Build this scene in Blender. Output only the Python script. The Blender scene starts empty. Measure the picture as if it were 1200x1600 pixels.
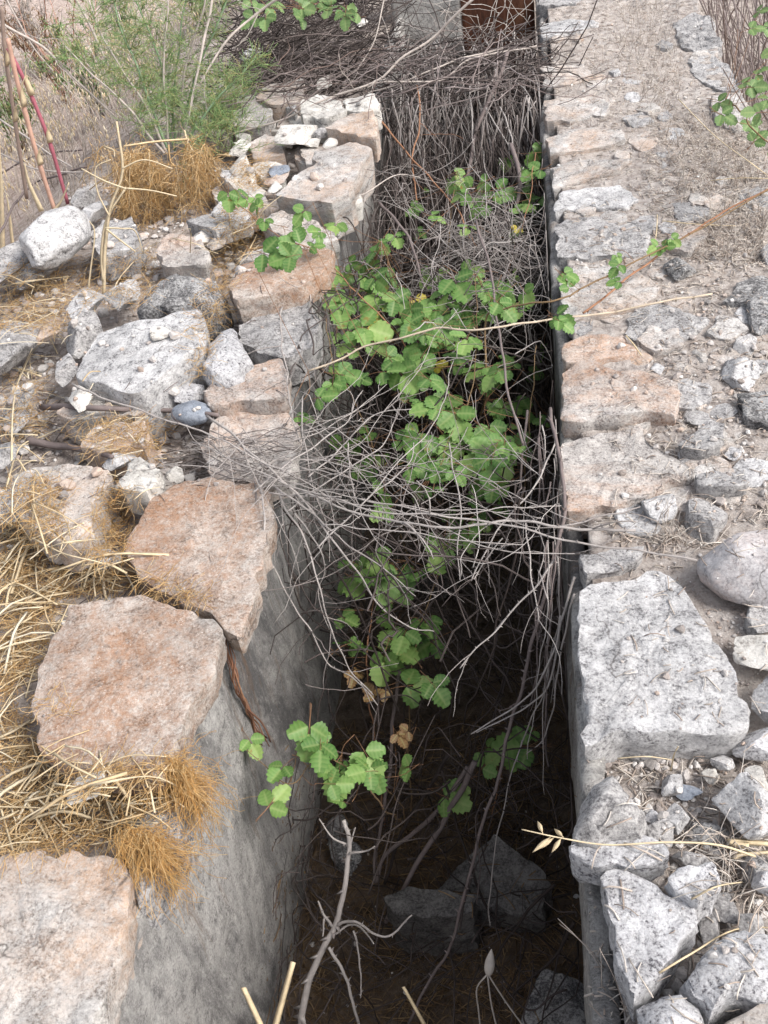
import bpy, math, random
import numpy as np
from mathutils import Vector, Matrix
from mathutils.bvhtree import BVHTree

scene = bpy.context.scene
col = scene.collection

# ------------------------------------------------------------------ camera
# The channel runs along +Y, its right face is near x = 0.02, its left face near x = -0.70,
# wall tops near z = 0 and the channel floor near z = -1. The camera stands over the right face.
EYE = np.array([0.0, 0.0, 1.45])
PPX = np.array([600.0, 800.0])
_vp = np.array([809.0, -580.0]) - PPX
_nd = np.array([950.0, 2660.0]) - PPX
FOC = math.sqrt(-_vp @ _nd)
_ay = np.array([_vp[0], _vp[1], FOC]); _ay /= np.linalg.norm(_ay)
_az = -np.array([_nd[0], _nd[1], FOC]); _az /= np.linalg.norm(_az)
RW = np.stack([np.cross(_ay, _az), _ay, _az])

cam_data = bpy.data.cameras.new('camera')
cam = bpy.data.objects.new('camera', cam_data)
col.objects.link(cam)
cam_data.sensor_fit = 'VERTICAL'
cam_data.sensor_height = 24.0
cam_data.lens = FOC / 1600.0 * 24.0
cam_data.clip_start = 0.02
cam_data.clip_end = 500.0
_r, _u, _b = RW[:, 0], -RW[:, 1], -RW[:, 2]
cam.matrix_world = Matrix(((_r[0], _u[0], _b[0], EYE[0]), (_r[1], _u[1], _b[1], EYE[1]),
                           (_r[2], _u[2], _b[2], EYE[2]), (0, 0, 0, 1)))
scene.camera = cam
scene.render.resolution_x, scene.render.resolution_y = 768, 1024

# ------------------------------------------------------------------ light
SUN_EL, SUN_AZ = math.radians(47), math.radians(108)      # azimuth: clockwise from +Y
world = bpy.data.worlds.new('World')
scene.world = world
world.use_nodes = True
wn = world.node_tree
wn.nodes.clear()
w_out = wn.nodes.new('ShaderNodeOutputWorld')
w_bg = wn.nodes.new('ShaderNodeBackground')
w_sky = wn.nodes.new('ShaderNodeTexSky')
w_sky.sky_type = 'NISHITA'
w_sky.sun_disc = False
w_sky.sun_elevation = SUN_EL
w_sky.sun_rotation = SUN_AZ
w_sky.dust_density = 3.5
w_sky.air_density = 1.0
w_sky.ozone_density = 1.0
w_bg.inputs['Strength'].default_value = 0.12
w_hs = wn.nodes.new('ShaderNodeHueSaturation')            # thin bright overcast: the blue is washed out
w_hs.inputs['Saturation'].default_value = 0.42
wn.links.new(w_sky.outputs[0], w_hs.inputs['Color'])
wn.links.new(w_hs.outputs[0], w_bg.inputs[0])
wn.links.new(w_bg.outputs[0], w_out.inputs[0])

sun_data = bpy.data.lights.new('sun', 'SUN')
sun_data.energy = 1.5
sun_data.angle = math.radians(24)
sun_data.color = (1.0, 0.975, 0.94)
sun = bpy.data.objects.new('sun', sun_data)
col.objects.link(sun)
sd = Vector((math.sin(SUN_AZ) * math.cos(SUN_EL), math.cos(SUN_AZ) * math.cos(SUN_EL), math.sin(SUN_EL)))
sun.rotation_euler = sd.to_track_quat('Z', 'Y').to_euler()
sun.location = sd * 20

scene.view_settings.view_transform = 'Standard'
scene.view_settings.look = 'None'
scene.view_settings.gamma = 1.0
scene.view_settings.use_curve_mapping = False
scene.view_settings.exposure = 1.05

# ------------------------------------------------------------------ pixel helpers (photo pixels 1200 x 1600)
def ray(px, py):
    return RW @ np.array([px - PPX[0], py - PPX[1], FOC])
def P(px, py, z=0.0):
    d = ray(px, py); return EYE + d * ((z - EYE[2]) / d[2])
def PX(px, py, x):
    d = ray(px, py); return EYE + d * ((x - EYE[0]) / d[0])
def PY(px, py, y):
    d = ray(px, py); return EYE + d * ((y - EYE[1]) / d[1])
def PN(px, py, z, g):
    """ray meets the tilted plane z = z0 + gx*(x-x0) + gy*(y-y0), g = (gx, gy, x0, y0)"""
    d = ray(px, py)
    n = np.array([-g[0], -g[1], 1.0]); o = np.array([g[2], g[3], z])
    return EYE + d * (n @ (o - EYE) / (n @ d))
def depth_of(p):
    return float((np.asarray(p) - EYE) @ RW[:, 2])
def in_channel(px, py, z):
    """a point inside the channel: height z unless that would lie inside a wall"""
    p = P(px, py, z)
    if z < -0.02 and p[0] < -0.665: p = PX(px, py, -0.665)
    if z < -0.02 and p[0] > 0.0: p[0] = 0.0
    return p

# ------------------------------------------------------------------ numpy noise
def _hash(ix, iy, iz, seed):
    h = (ix.astype(np.int64) * 374761393 + iy.astype(np.int64) * 668265263 + iz.astype(np.int64) * 2147483647 + seed * 144665) & 0xFFFFFFFF
    h = ((h ^ (h >> 13)) * 1274126177) & 0xFFFFFFFF
    h = ((h ^ (h >> 16)) * 2246822519) & 0xFFFFFFFF
    return ((h ^ (h >> 15)) & 0xFFFFFF) / float(0xFFFFFF)
def vnoise(p, seed=0):
    p = np.asarray(p, float)
    i = np.floor(p).astype(np.int64); f = p - i
    f = f * f * f * (f * (f * 6 - 15) + 10)
    out = 0
    for dx in (0, 1):
        wx = f[:, 0] if dx else 1 - f[:, 0]
        for dy in (0, 1):
            wy = f[:, 1] if dy else 1 - f[:, 1]
            for dz in (0, 1):
                wz = f[:, 2] if dz else 1 - f[:, 2]
                out = out + wx * wy * wz * _hash(i[:, 0] + dx, i[:, 1] + dy, i[:, 2] + dz, seed)
    return out * 2 - 1
def fbm(p, freq, octs=4, seed=0, gain=0.5):
    p = np.asarray(p, float); a = 1.0; s = 0; t = 0
    for k in range(octs):
        s = s + a * vnoise(p * freq + k * 17.3, seed + k); t += a
        a *= gain; freq *= 2.03
    return s / t

# ------------------------------------------------------------------ mesh helpers
WL = {}                                                   # world location of every object made
SOLID = []                                                # (verts, faces) of solid things, for scattering
def new_mesh(name, verts, faces, mat, smooth=True, sharp=0):
    me = bpy.data.meshes.new(name)
    me.from_pydata(verts.tolist() if hasattr(verts, 'tolist') else verts, [], faces)
    if smooth: me.polygons.foreach_set('use_smooth', [True] * len(me.polygons))
    if mat: me.materials.append(mat)
    me.update()
    if sharp: me.set_sharp_from_angle(angle=math.radians(sharp))
    return me
def fast_mesh(name, verts, quads, tris, mat, smooth=True):
    me = bpy.data.meshes.new(name)
    nv = len(verts); nq = len(quads); nt = len(tris)
    me.vertices.add(nv)
    me.vertices.foreach_set('co', np.asarray(verts, np.float32).ravel())
    loops = np.concatenate([np.asarray(quads, np.int32).reshape(-1), np.asarray(tris, np.int32).reshape(-1)])
    me.loops.add(len(loops)); me.loops.foreach_set('vertex_index', loops)
    me.polygons.add(nq + nt)
    starts = np.concatenate([np.arange(nq) * 4, nq * 4 + np.arange(nt) * 3]).astype(np.int32)
    me.polygons.foreach_set('loop_start', starts)
    me.polygons.foreach_set('use_smooth', np.full(nq + nt, smooth))
    me.materials.append(mat)
    me.update(calc_edges=True); me.validate()
    return me
def tag(o, label=None, cat=None, group=None, kind=None):
    if label: o['label'] = label
    if cat: o['category'] = cat
    if group: o['group'] = group
    if kind: o['kind'] = kind
    return o
def link(name, me, origin, parent=None):
    o = bpy.data.objects.new(name, me); col.objects.link(o)
    origin = np.asarray(origin, float)
    if parent is not None:
        o.parent = parent
        o.location = origin - WL[parent.name]
    else:
        o.location = origin
    WL[o.name] = origin
    return o
def empty(name, loc):
    o = link(name, None, loc); o.empty_display_size = 0.05
    return o
def obj(name, verts, faces, mat, parent=None, smooth=True, solid=False, origin=None):
    verts = np.asarray(verts, float)
    c = verts.mean(0) if origin is None else np.asarray(origin, float)
    if solid: SOLID.append((verts, faces))
    return link(name, new_mesh(name, verts - c, faces, mat, smooth), c, parent)

class MB:
    """collects many tubes / ribbons / lumps into one mesh"""
    def __init__(self): self.v = []; self.q = []; self.t = []; self.n = 0
    def add(self, v, q=None, t=None):
        self.v.append(np.asarray(v, float))
        if q is not None and len(q): self.q.append(np.asarray(q, np.int64) + self.n)
        if t is not None and len(t): self.t.append(np.asarray(t, np.int64) + self.n)
        self.n += len(v)
    def tube(self, pts, r, sides=4):
        pts = np.asarray(pts, float); n = len(pts)
        r = np.broadcast_to(np.asarray(r, float), (n,))
        t = np.gradient(pts, axis=0); t /= (np.linalg.norm(t, axis=1, keepdims=True) + 1e-9)
        m = t.mean(0); ref = np.array([0.31, 0.87, 0.38]) if abs(m @ np.array([0.31, 0.87, 0.38])) < 0.8 * (np.linalg.norm(m) + 1e-9) else np.array([0.9, -0.3, 0.3])
        a = np.cross(t, ref); a /= (np.linalg.norm(a, axis=1, keepdims=True) + 1e-9)
        b = np.cross(t, a)
        ang = np.arange(sides) * 2 * math.pi / sides
        ring = pts[:, None, :] + r[:, None, None] * (np.cos(ang)[None, :, None] * a[:, None, :] + np.sin(ang)[None, :, None] * b[:, None, :])
        v = ring.reshape(-1, 3)
        i = np.arange(n - 1)[:, None] * sides; j = np.arange(sides)[None, :]; k = (j + 1) % sides
        q = np.stack([i + j, i + k, i + sides + k, i + sides + j], -1).reshape(-1, 4)
        caps = []
        for s in range(1, sides - 1):
            caps.append((0, s + 1, s)); e = (n - 1) * sides; caps.append((e, e + s, e + s + 1))
        self.add(v, q, caps)
    def ribbon(self, pts, w, up=(0, 0, 1), fold=0.25, twist=0.0):
        """a folded blade: three strips across, with real thickness from its fold"""
        pts = np.asarray(pts, float); n = len(pts)
        w = np.broadcast_to(np.asarray(w, float), (n,))
        t = np.gradient(pts, axis=0); t /= (np.linalg.norm(t, axis=1, keepdims=True) + 1e-9)
        s = np.cross(t, np.asarray(up, float)); s /= (np.linalg.norm(s, axis=1, keepdims=True) + 1e-9)
        nn = np.cross(s, t)
        if twist:
            a = np.linspace(0, twist, n)[:, None]
            s, nn = s * np.cos(a) + nn * np.sin(a), nn * np.cos(a) - s * np.sin(a)
        W = w[:, None]
        v = np.stack([pts - s * W, pts + nn * W * fold, pts + s * W, pts - nn * W * 0.12], 1).reshape(-1, 3)
        i = np.arange(n - 1)[:, None] * 4; j = np.arange(4)[None, :]; k = (j + 1) % 4
        q = np.stack([i + j, i + k, i + 4 + k, i + 4 + j], -1).reshape(-1, 4)
        e = (n - 1) * 4
        self.add(v, list(q) + [(3, 2, 1, 0), (e, e + 1, e + 2, e + 3)])
    def cone(self, base, d, r, h, side):
        a = np.cross(d, side); a /= np.linalg.norm(a) + 1e-9
        b = np.cross(d, a)
        v = [base + a * r, base - a * r * 0.5 + b * r * 0.8, base - a * r * 0.5 - b * r * 0.8, base + d * h]
        self.add(v, None, [(0, 1, 3), (1, 2, 3), (2, 0, 3)])
    def build(self, name, mat, parent=None, smooth=True, origin=None):
        v = np.concatenate(self.v)
        q = np.concatenate(self.q) if self.q else np.zeros((0, 4), int)
        t = np.concatenate(self.t) if self.t else np.zeros((0, 3), int)
        c = v.mean(0) if origin is None else np.asarray(origin, float)
        return link(name, fast_mesh(name, v - c, q, t, mat, smooth), c, parent)

def spline(pts, n):
    """Catmull-Rom through the given points, n samples"""
    p = np.asarray(pts, float)
    if len(p) == 2: return p[0] + (p[1] - p[0]) * np.linspace(0, 1, n)[:, None]
    p = np.vstack([2 * p[0] - p[1], p, 2 * p[-1] - p[-2]])
    u = np.linspace(0, len(p) - 3 - 1e-6, n); i = u.astype(int); t = (u - i)[:, None]
    a, b, c, d = p[i], p[i + 1], p[i + 2], p[i + 3]
    return 0.5 * (2 * b + (c - a) * t + (2 * a - 5 * b + 4 * c - d) * t * t + (3 * b - a - 3 * c + d) * t ** 3)

# ------------------------------------------------------------------ materials
def lin(r, g, b):
    f = lambda c: (c / 255 / 12.92) if c / 255 <= 0.04045 else ((c / 255 + 0.055) / 1.055) ** 2.4
    return (f(r), f(g), f(b), 1.0)
class NT:
    def __init__(self, name, rough=0.9):
        self.m = bpy.data.materials.new(name); self.m.use_nodes = True
        self.t = self.m.node_tree; self.b = self.t.nodes['Principled BSDF']
        self.b.inputs['Roughness'].default_value = rough
        self.b.inputs['Specular IOR Level'].default_value = 0.25
    def n(self, k): return self.t.nodes.new(k)
    def l(self, a, b): self.t.links.new(a, b)
    def coord(self, scale=(1, 1, 1), jitter=True):
        tc = self.n('ShaderNodeTexCoord'); v = tc.outputs['Object']
        if jitter:
            oi = self.n('ShaderNodeObjectInfo'); mu = self.n('ShaderNodeMath'); mu.operation = 'MULTIPLY'
            mu.inputs[1].default_value = 57.0; self.l(oi.outputs['Random'], mu.inputs[0])
            ad = self.n('ShaderNodeVectorMath'); ad.operation = 'ADD'
            self.l(v, ad.inputs[0]); self.l(mu.outputs[0], ad.inputs[1]); v = ad.outputs[0]
        if scale != (1, 1, 1):
            mp = self.n('ShaderNodeVectorMath'); mp.operation = 'MULTIPLY'; mp.inputs[1].default_value = scale
            self.l(v, mp.inputs[0]); v = mp.outputs[0]
        return v
    def noise(self, v, s, d=5, r=0.55, dist=0.0):
        x = self.n('ShaderNodeTexNoise'); x.inputs['Scale'].default_value = s; x.inputs['Detail'].default_value = d
        x.inputs['Roughness'].default_value = r; x.inputs['Distortion'].default_value = dist
        self.l(v, x.inputs['Vector']); return x.outputs['Fac']
    def vor(self, v, s, feature='F1', out='Distance'):
        x = self.n('ShaderNodeTexVoronoi'); x.feature = feature; x.inputs['Scale'].default_value = s
        self.l(v, x.inputs['Vector']); return x.outputs[out]
    def ramp(self, f, stops, interp='LINEAR'):
        x = self.n('ShaderNodeValToRGB'); x.color_ramp.interpolation = interp
        e = x.color_ramp.elements
        while len(e) < len(stops): e.new(0.5)
        for i, (p, c) in enumerate(stops):
            e[i].position = p; e[i].color = c if isinstance(c, tuple) else (c, c, c, 1)
        self.l(f, x.inputs[0]); return x.outputs[0]
    def mix(self, f, a, b, mode='MIX'):
        x = self.n('ShaderNodeMix'); x.data_type = 'RGBA'; x.blend_type = mode
        for s, val in ((x.inputs[0], f), (x.inputs[6], a), (x.inputs[7], b)):
            if isinstance(val, (tuple, float, int)): s.default_value = val
            else: self.l(val, s)
        return x.outputs[2]
    def mul(self, a, b, op='MULTIPLY'):
        x = self.n('ShaderNodeMath'); x.operation = op
        for s, val in ((x.inputs[0], a), (x.inputs[1], b)):
            if isinstance(val, (float, int)): s.default_value = val
            else: self.l(val, s)
        return x.outputs[0]
    def bump(self, h, strength=0.5, dist=0.01, prev=None):
        x = self.n('ShaderNodeBump'); x.inputs['Strength'].default_value = strength; x.inputs['Distance'].default_value = dist
        self.l(h, x.inputs['Height'])
        if prev is not None: self.l(prev, x.inputs['Normal'])
        return x.outputs[0]
    def done(self, colr, normal=None):
        if isinstance(colr, tuple): self.b.inputs['Base Color'].default_value = colr
        else: self.l(colr, self.b.inputs['Base Color'])
        if normal is not None: self.l(normal, self.b.inputs['Normal'])
        return self.m

def stone_mat(name, light, mid, dark, stain=None, amt=0.5, speck=0.5, blotch=9.0, bump=0.6, strata=1.0, grain=0.5):
    m = NT(name, 0.95)
    v = m.coord((1, 1, strata))
    big = m.noise(v, blotch * 0.6, 7, 0.62, 0.4)
    med = m.noise(v, blotch * 3.6, 9, 0.74, 0.35)
    gr = m.noise(v, 170, 6, 0.72)
    f = m.mul(m.mul(med, 1 - grain), m.mul(gr, grain), 'ADD')
    c = m.ramp(f, [(0.40, dark), (0.475, mid), (0.57, light)])
    c = m.mix(0.6, c, m.ramp(big, [(0.36, 0.5), (0.6, 1.0)]), 'MULTIPLY')
    if stain:
        sm = m.ramp(m.noise(v, blotch * 0.5, 9, 0.7, 0.7), [(0.5 - 0.22 * amt - 0.06, 0.0), (0.64 - 0.22 * amt, 1.0)])
        sf = m.ramp(m.noise(v, 75, 8, 0.82), [(0.36, 0.15), (0.58, 1.0)])
        c = m.mix(m.mul(m.mul(sm, sf), 0.8), c, m.mix(gr, stain, tuple(min(1.0, x * 1.35) for x in stain[:3]) + (1.0,)))
    if speck:
        sp = m.ramp(m.noise(v, 150, 5, 0.7), [(0.60, 0.0), (0.66, 1.0)])
        patch = m.ramp(m.noise(v, 12, 5, 0.65), [(0.36, 0.15), (0.58, 1.0)])
        c = m.mix(m.mul(m.mul(sp, patch), speck), c, lin(232, 228, 222))
    pit = m.ramp(m.noise(v, 60, 8, 0.8), [(0.33, 0.0), (0.45, 1.0)])
    c = m.mix(0.55, c, m.mix(pit, lin(112, 107, 104), (1, 1, 1, 1)), 'MULTIPLY')
    nz = m.n('ShaderNodeTexNoise'); nz.inputs['Scale'].default_value = 9; nz.inputs['Detail'].default_value = 6; m.l(v, nz.inputs['Vector'])
    ad = m.n('ShaderNodeVectorMath'); ad.operation = 'MULTIPLY_ADD'; ad.inputs[1].default_value = (0.16, 0.16, 0.16)
    m.l(nz.outputs['Color'], ad.inputs[0]); m.l(v, ad.inputs[2])
    ck = m.ramp(m.vor(ad.outputs[0], 4.6, 'DISTANCE_TO_EDGE'), [(0.0, 1.0), (0.016, 0.0)])
    ck = m.mul(ck, m.ramp(m.noise(v, 4.0, 3, 0.6), [(0.5, 0.0), (0.62, 0.8)]))
    c = m.mix(ck, c, lin(84, 78, 74))
    fine = m.noise(v, 330, 4, 0.8)
    c = m.mix(0.3, c, m.ramp(fine, [(0.32, 0.5), (0.58, 1.0)]), 'MULTIPLY')
    nb = m.bump(med, bump * 0.55, 0.008)
    nb = m.bump(pit, bump * 0.45, 0.004, nb)
    nb = m.bump(gr, bump, 0.005, nb)
    nb = m.bump(fine, bump * 0.8, 0.002, nb)
    return m.done(c, nb)

S_WHITE = stone_mat('white_limestone', lin(228, 226, 225), lin(194, 192, 192), lin(116, 114, 115), None, 0, 0.4, 9, 0.8)
S_CRYST = stone_mat('crystalline_limestone', lin(238, 237, 238), lin(208, 206, 208), lin(104, 102, 106), None, 0, 0.5, 8, 1.0, 1.0, 0.58)
S_GREY = stone_mat('grey_limestone', lin(208, 205, 203), lin(166, 163, 162), lin(98, 96, 97), None, 0, 0.5, 9, 0.8)
S_DARK = stone_mat('dark_grey_limestone', lin(196, 194, 192), lin(118, 116, 116), lin(68, 67, 68), None, 0, 0.35, 6, 0.8)
S_ORANGE = stone_mat('orange_stained_limestone', lin(220, 214, 208), lin(186, 179, 174), lin(112, 107, 105), lin(178, 134, 100), 0.0, 0.5, 5, 0.8)
S_RED = stone_mat('red_brown_crusted_limestone', lin(216, 210, 203), lin(176, 169, 162), lin(112, 105, 99), lin(158, 114, 80), 0.40, 0.8, 4.0, 0.8)
S_PINK = stone_mat('pinkish_pale_limestone', lin(222, 217, 212), lin(188, 183, 178), lin(122, 116, 112), lin(182, 150, 124), 0.0, 0.4, 4, 0.8)
S_CREAM = stone_mat('cream_limestone', lin(232, 228, 221), lin(208, 203, 196), lin(146, 141, 134), None, 0, 0.3, 6, 0.6, 1.0, 0.35)
S_PALE = stone_mat('pale_layered_limestone', lin(222, 218, 214), lin(188, 183, 179), lin(116, 112, 110), lin(184, 154, 130), 0.0, 0.4, 7, 0.8, 3.0)
S_BLUE = stone_mat('blue_grey_pebble', lin(166, 172, 182), lin(138, 145, 156), lin(110, 116, 126), None, 0, 0.2, 5, 0.2)
S_BOULDER = stone_mat('smooth_grey_boulder', lin(202, 198, 198), lin(176, 172, 172), lin(130, 127, 129), lin(196, 172, 160), -0.2, 0.1, 5, 0.4)
S_BED = stone_mat('dark_bed_rock', lin(136, 133, 130), lin(106, 103, 101), lin(70, 68, 66), None, 0, 0.1, 6, 0.6)

def soil_mat(name, a, b, c3, grit=lin(214, 208, 202), straw=lin(186, 172, 160)):
    m = NT(name, 0.97); v = m.coord((1, 1, 1), False)
    big = m.noise(v, 2.2, 6, 0.6); med = m.noise(v, 28, 8, 0.7); fine = m.noise(v, 190, 4, 0.8)
    c = m.ramp(med, [(0.33, c3), (0.5, a), (0.66, b)])
    c = m.mix(m.ramp(big, [(0.44, 0.0), (0.64, 0.4)]), c, straw)
    g = m.ramp(m.vor(v, 130), [(0.16, 1.0), (0.26, 0.0)])
    gm = m.ramp(m.noise(v, 11, 4, 0.6), [(0.46, 0.0), (0.58, 1.0)])
    c = m.mix(m.mul(g, gm), c, grit)
    c = m.mix(0.5, c, m.ramp(fine, [(0.3, 0.45), (0.62, 1.0)]), 'MULTIPLY')
    nb = m.bump(med, 0.9, 0.015); nb = m.bump(fine, 0.9, 0.004, nb)
    return m.done(c, nb)
M_SOIL = soil_mat('wall_top_soil', lin(184, 174, 167), lin(210, 203, 197), lin(122, 112, 106))
def ground_mat():
    m = NT('dry_ground', 0.97); v = m.coord((1, 1, 1), False)
    med = m.noise(v, 28, 8, 0.7); fine = m.noise(v, 190, 4, 0.8)
    near = m.ramp(med, [(0.33, lin(112, 102, 94)), (0.5, lin(168, 156, 147)), (0.66, lin(200, 190, 182))])      # humus and mortar dust in the rubble
    farc = m.ramp(med, [(0.33, lin(140, 122, 112)), (0.5, lin(190, 171, 160)), (0.66, lin(212, 197, 188))])   # bare pinkish earth beyond it
    sx = m.n('ShaderNodeSeparateXYZ'); m.l(v, sx.inputs[0])
    k = m.ramp(m.mul(m.mul(sx.outputs[0], -0.2), m.mul(m.noise(v, 1.6, 4, 0.6), 0.12), 'ADD'), [(0.44, 0.0), (0.56, 1.0)])
    c = m.mix(k, near, farc)
    c = m.mix(0.5, c, m.ramp(fine, [(0.3, 0.45), (0.62, 1.0)]), 'MULTIPLY')
    nb = m.bump(med, 0.9, 0.015); nb = m.bump(fine, 0.9, 0.004, nb)
    return m.done(c, nb)
M_GROUND = ground_mat()
M_FLOOR = soil_mat('channel_litter', lin(102, 89, 78), lin(128, 113, 99), lin(62, 53, 46), lin(130, 123, 116), lin(122, 102, 80))

def plaster_mat():
    m = NT('weathered_lime_plaster', 0.95)
    v = m.coord((1, 1, 1), False)
    vs = m.coord((1, 2.2, 1.1), False); vt = m.coord((1, 15, 1.3), False)
    med = m.noise(v, 26, 10, 0.76); gr = m.noise(v, 210, 5, 0.75)
    f = m.mul(m.mul(med, 0.6), m.mul(gr, 0.4), 'ADD')
    c = m.ramp(f, [(0.40, lin(118, 116, 114)), (0.49, lin(176, 172, 168)), (0.58, lin(206, 203, 198))])
    thin = m.noise(vt, 2.4, 10, 0.75, 0.2)
    blob = m.noise(vs, 1.15, 10, 0.74, 0.5)
    d = m.mul(m.mul(m.mul(blob, 0.66), m.mul(thin, 0.12), 'ADD'), m.mul(med, 0.22), 'ADD')
    dm = m.ramp(d, [(0.475, 0.0), (0.565, 1.0)])
    c = m.mix(m.mul(dm, 0.9), c, m.mix(gr, lin(56, 55, 56), lin(108, 106, 106)))
    bm = m.ramp(m.noise(vt, 0.9, 8, 0.7), [(0.58, 0.0), (0.68, 0.6)])
    c = m.mix(bm, c, lin(126, 100, 78))
    sp = m.ramp(m.noise(v, 85, 7, 0.8), [(0.36, 1.0), (0.42, 0.0)])
    c = m.mix(m.mul(sp, 0.6), c, lin(58, 56, 56))
    s2 = m.ramp(m.noise(m.coord((1, 3, 1), False), 48, 6, 0.75), [(0.60, 0.0), (0.66, 0.7)])
    c = m.mix(s2, c, lin(208, 205, 200))
    wm = m.ramp(m.noise(vt, 1.9, 9, 0.78), [(0.60, 0.0), (0.70, 0.5)])
    c = m.mix(wm, c, lin(196, 194, 191))
    nb = m.bump(med, 0.8, 0.010); nb = m.bump(gr, 1.0, 0.005, nb)
    return m.done(c, nb)
M_PLASTER = plaster_mat()

def strand_mat(name, cols, rough=0.85, trans=0.0, along=30.0):
    """colour differs from strand to strand and a little along each"""
    m = NT(name, rough)
    g = m.n('ShaderNodeNewGeometry')
    c = m.ramp(g.outputs['Random Per Island'], [(i / max(1, len(cols) - 1), x) for i, x in enumerate(cols)])
    v = m.coord((1, 1, 1), False)
    k = m.noise(v, along, 4, 0.7)
    c = m.mix(0.6, c, m.ramp(k, [(0.3, 0.5), (0.62, 1.0)]), 'MULTIPLY')
    nb = m.bump(m.noise(v, 260, 3, 0.7), 0.4, 0.002)
    mt = m.done(c, nb)
    if trans:
        tr = m.n('ShaderNodeBsdfTranslucent'); m.l(c, tr.inputs[0])
        mx = m.n('ShaderNodeMixShader'); mx.inputs[0].default_value = trans
        out = m.t.nodes['Material Output']
        m.l(m.b.outputs[0], mx.inputs[1]); m.l(tr.outputs[0], mx.inputs[2]); m.l(mx.outputs[0], out.inputs[0])
    return mt
M_TWIG = strand_mat('grey_dead_cane', [lin(166, 159, 155), lin(140, 132, 129), lin(188, 181, 176), lin(116, 106, 101), lin(156, 147, 143)])
M_TWIGD = strand_mat('dark_dead_cane', [lin(120, 108, 104), lin(146, 134, 130), lin(96, 84, 80), lin(160, 148, 146), lin(110, 92, 84)])
M_TWIGX = strand_mat('shade_darkened_cane', [lin(74, 66, 62), lin(92, 83, 80), lin(54, 46, 43), lin(108, 98, 95)])  # darker dead cane: shade inside channel and brush is put into the colour
M_RUNNER = strand_mat('pale_bark_runner', [lin(204, 190, 170), lin(196, 178, 156)])
M_PALE = strand_mat('pale_dry_stem', [lin(206, 198, 190), lin(188, 176, 168), lin(216, 208, 198)])
M_BROWN = strand_mat('reddish_brown_cane', [lin(142, 98, 74), lin(168, 126, 98), lin(126, 88, 72)])
M_LIVE = strand_mat('purple_green_cane', [lin(120, 92, 84), lin(138, 116, 84), lin(112, 84, 82)])
M_STRAW = strand_mat('dry_reed_straw', [lin(232, 210, 170), lin(220, 192, 148), lin(240, 226, 196), lin(204, 172, 124), lin(228, 204, 164)], 0.7, 0.15)
M_STRAWP = strand_mat('bleached_straw', [lin(236, 224, 200), lin(226, 206, 170), lin(216, 190, 150)], 0.7, 0.1)
M_FUZZ = strand_mat('orange_brown_dry_fibre', [lin(224, 188, 134), lin(210, 168, 110), lin(234, 208, 164), lin(192, 146, 90), lin(226, 194, 144)], 0.85, 0.2)
M_TUFT = strand_mat('bright_orange_fibre', [lin(226, 184, 122), lin(214, 164, 98), lin(236, 206, 154), lin(198, 148, 84)], 0.85, 0.2)
M_FUZZD = strand_mat('brown_dry_fibre', [lin(140, 116, 88), lin(110, 88, 66), lin(164, 138, 104)], 0.9)
M_LITTER = strand_mat('pale_litter', [lin(208, 198, 186), lin(188, 174, 162), lin(222, 214, 204), lin(156, 142, 132), lin(198, 182, 168)], 0.9)
M_FENNEL = strand_mat('fennel_green', [lin(150, 182, 118), lin(168, 194, 132), lin(128, 168, 108), lin(190, 200, 142), lin(198, 182, 130)], 0.8, 0.3)
M_FENSTEM = strand_mat('fennel_stem', [lin(138, 166, 128), lin(150, 174, 138), lin(120, 150, 112)], 0.6)
M_REEDRED = strand_mat('crimson_reed', [lin(164, 92, 108), lin(178, 108, 118)], 0.55, 0, 14)
M_REEDTAN = strand_mat('pinkish_tan_reed', [lin(196, 152, 138), lin(206, 170, 148)], 0.6, 0, 14)
M_REEDGREY = strand_mat('grey_brown_reed', [lin(146, 126, 116), lin(160, 142, 130)], 0.7, 0, 14)
M_PEBBLE = None
def pebble_mat():
    m = NT('mixed_gravel', 0.95); g = m.n('ShaderNodeNewGeometry')
    c = m.ramp(g.outputs['Random Per Island'], [(0, lin(196, 190, 186)), (0.3, lin(160, 150, 144)), (0.5, lin(222, 218, 214)), (0.7, lin(142, 136, 132)), (0.85, lin(190, 170, 156)), (1, lin(206, 202, 198))])
    v = m.coord((1, 1, 1), False)
    c = m.mix(0.5, c, m.ramp(m.noise(v, 140, 5, 0.75), [(0.32, 0.45), (0.58, 1.0)]), 'MULTIPLY')
    return m.done(c, m.bump(m.noise(v, 160, 4, 0.7), 0.7, 0.004))
M_PEBBLE = pebble_mat()
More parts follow.
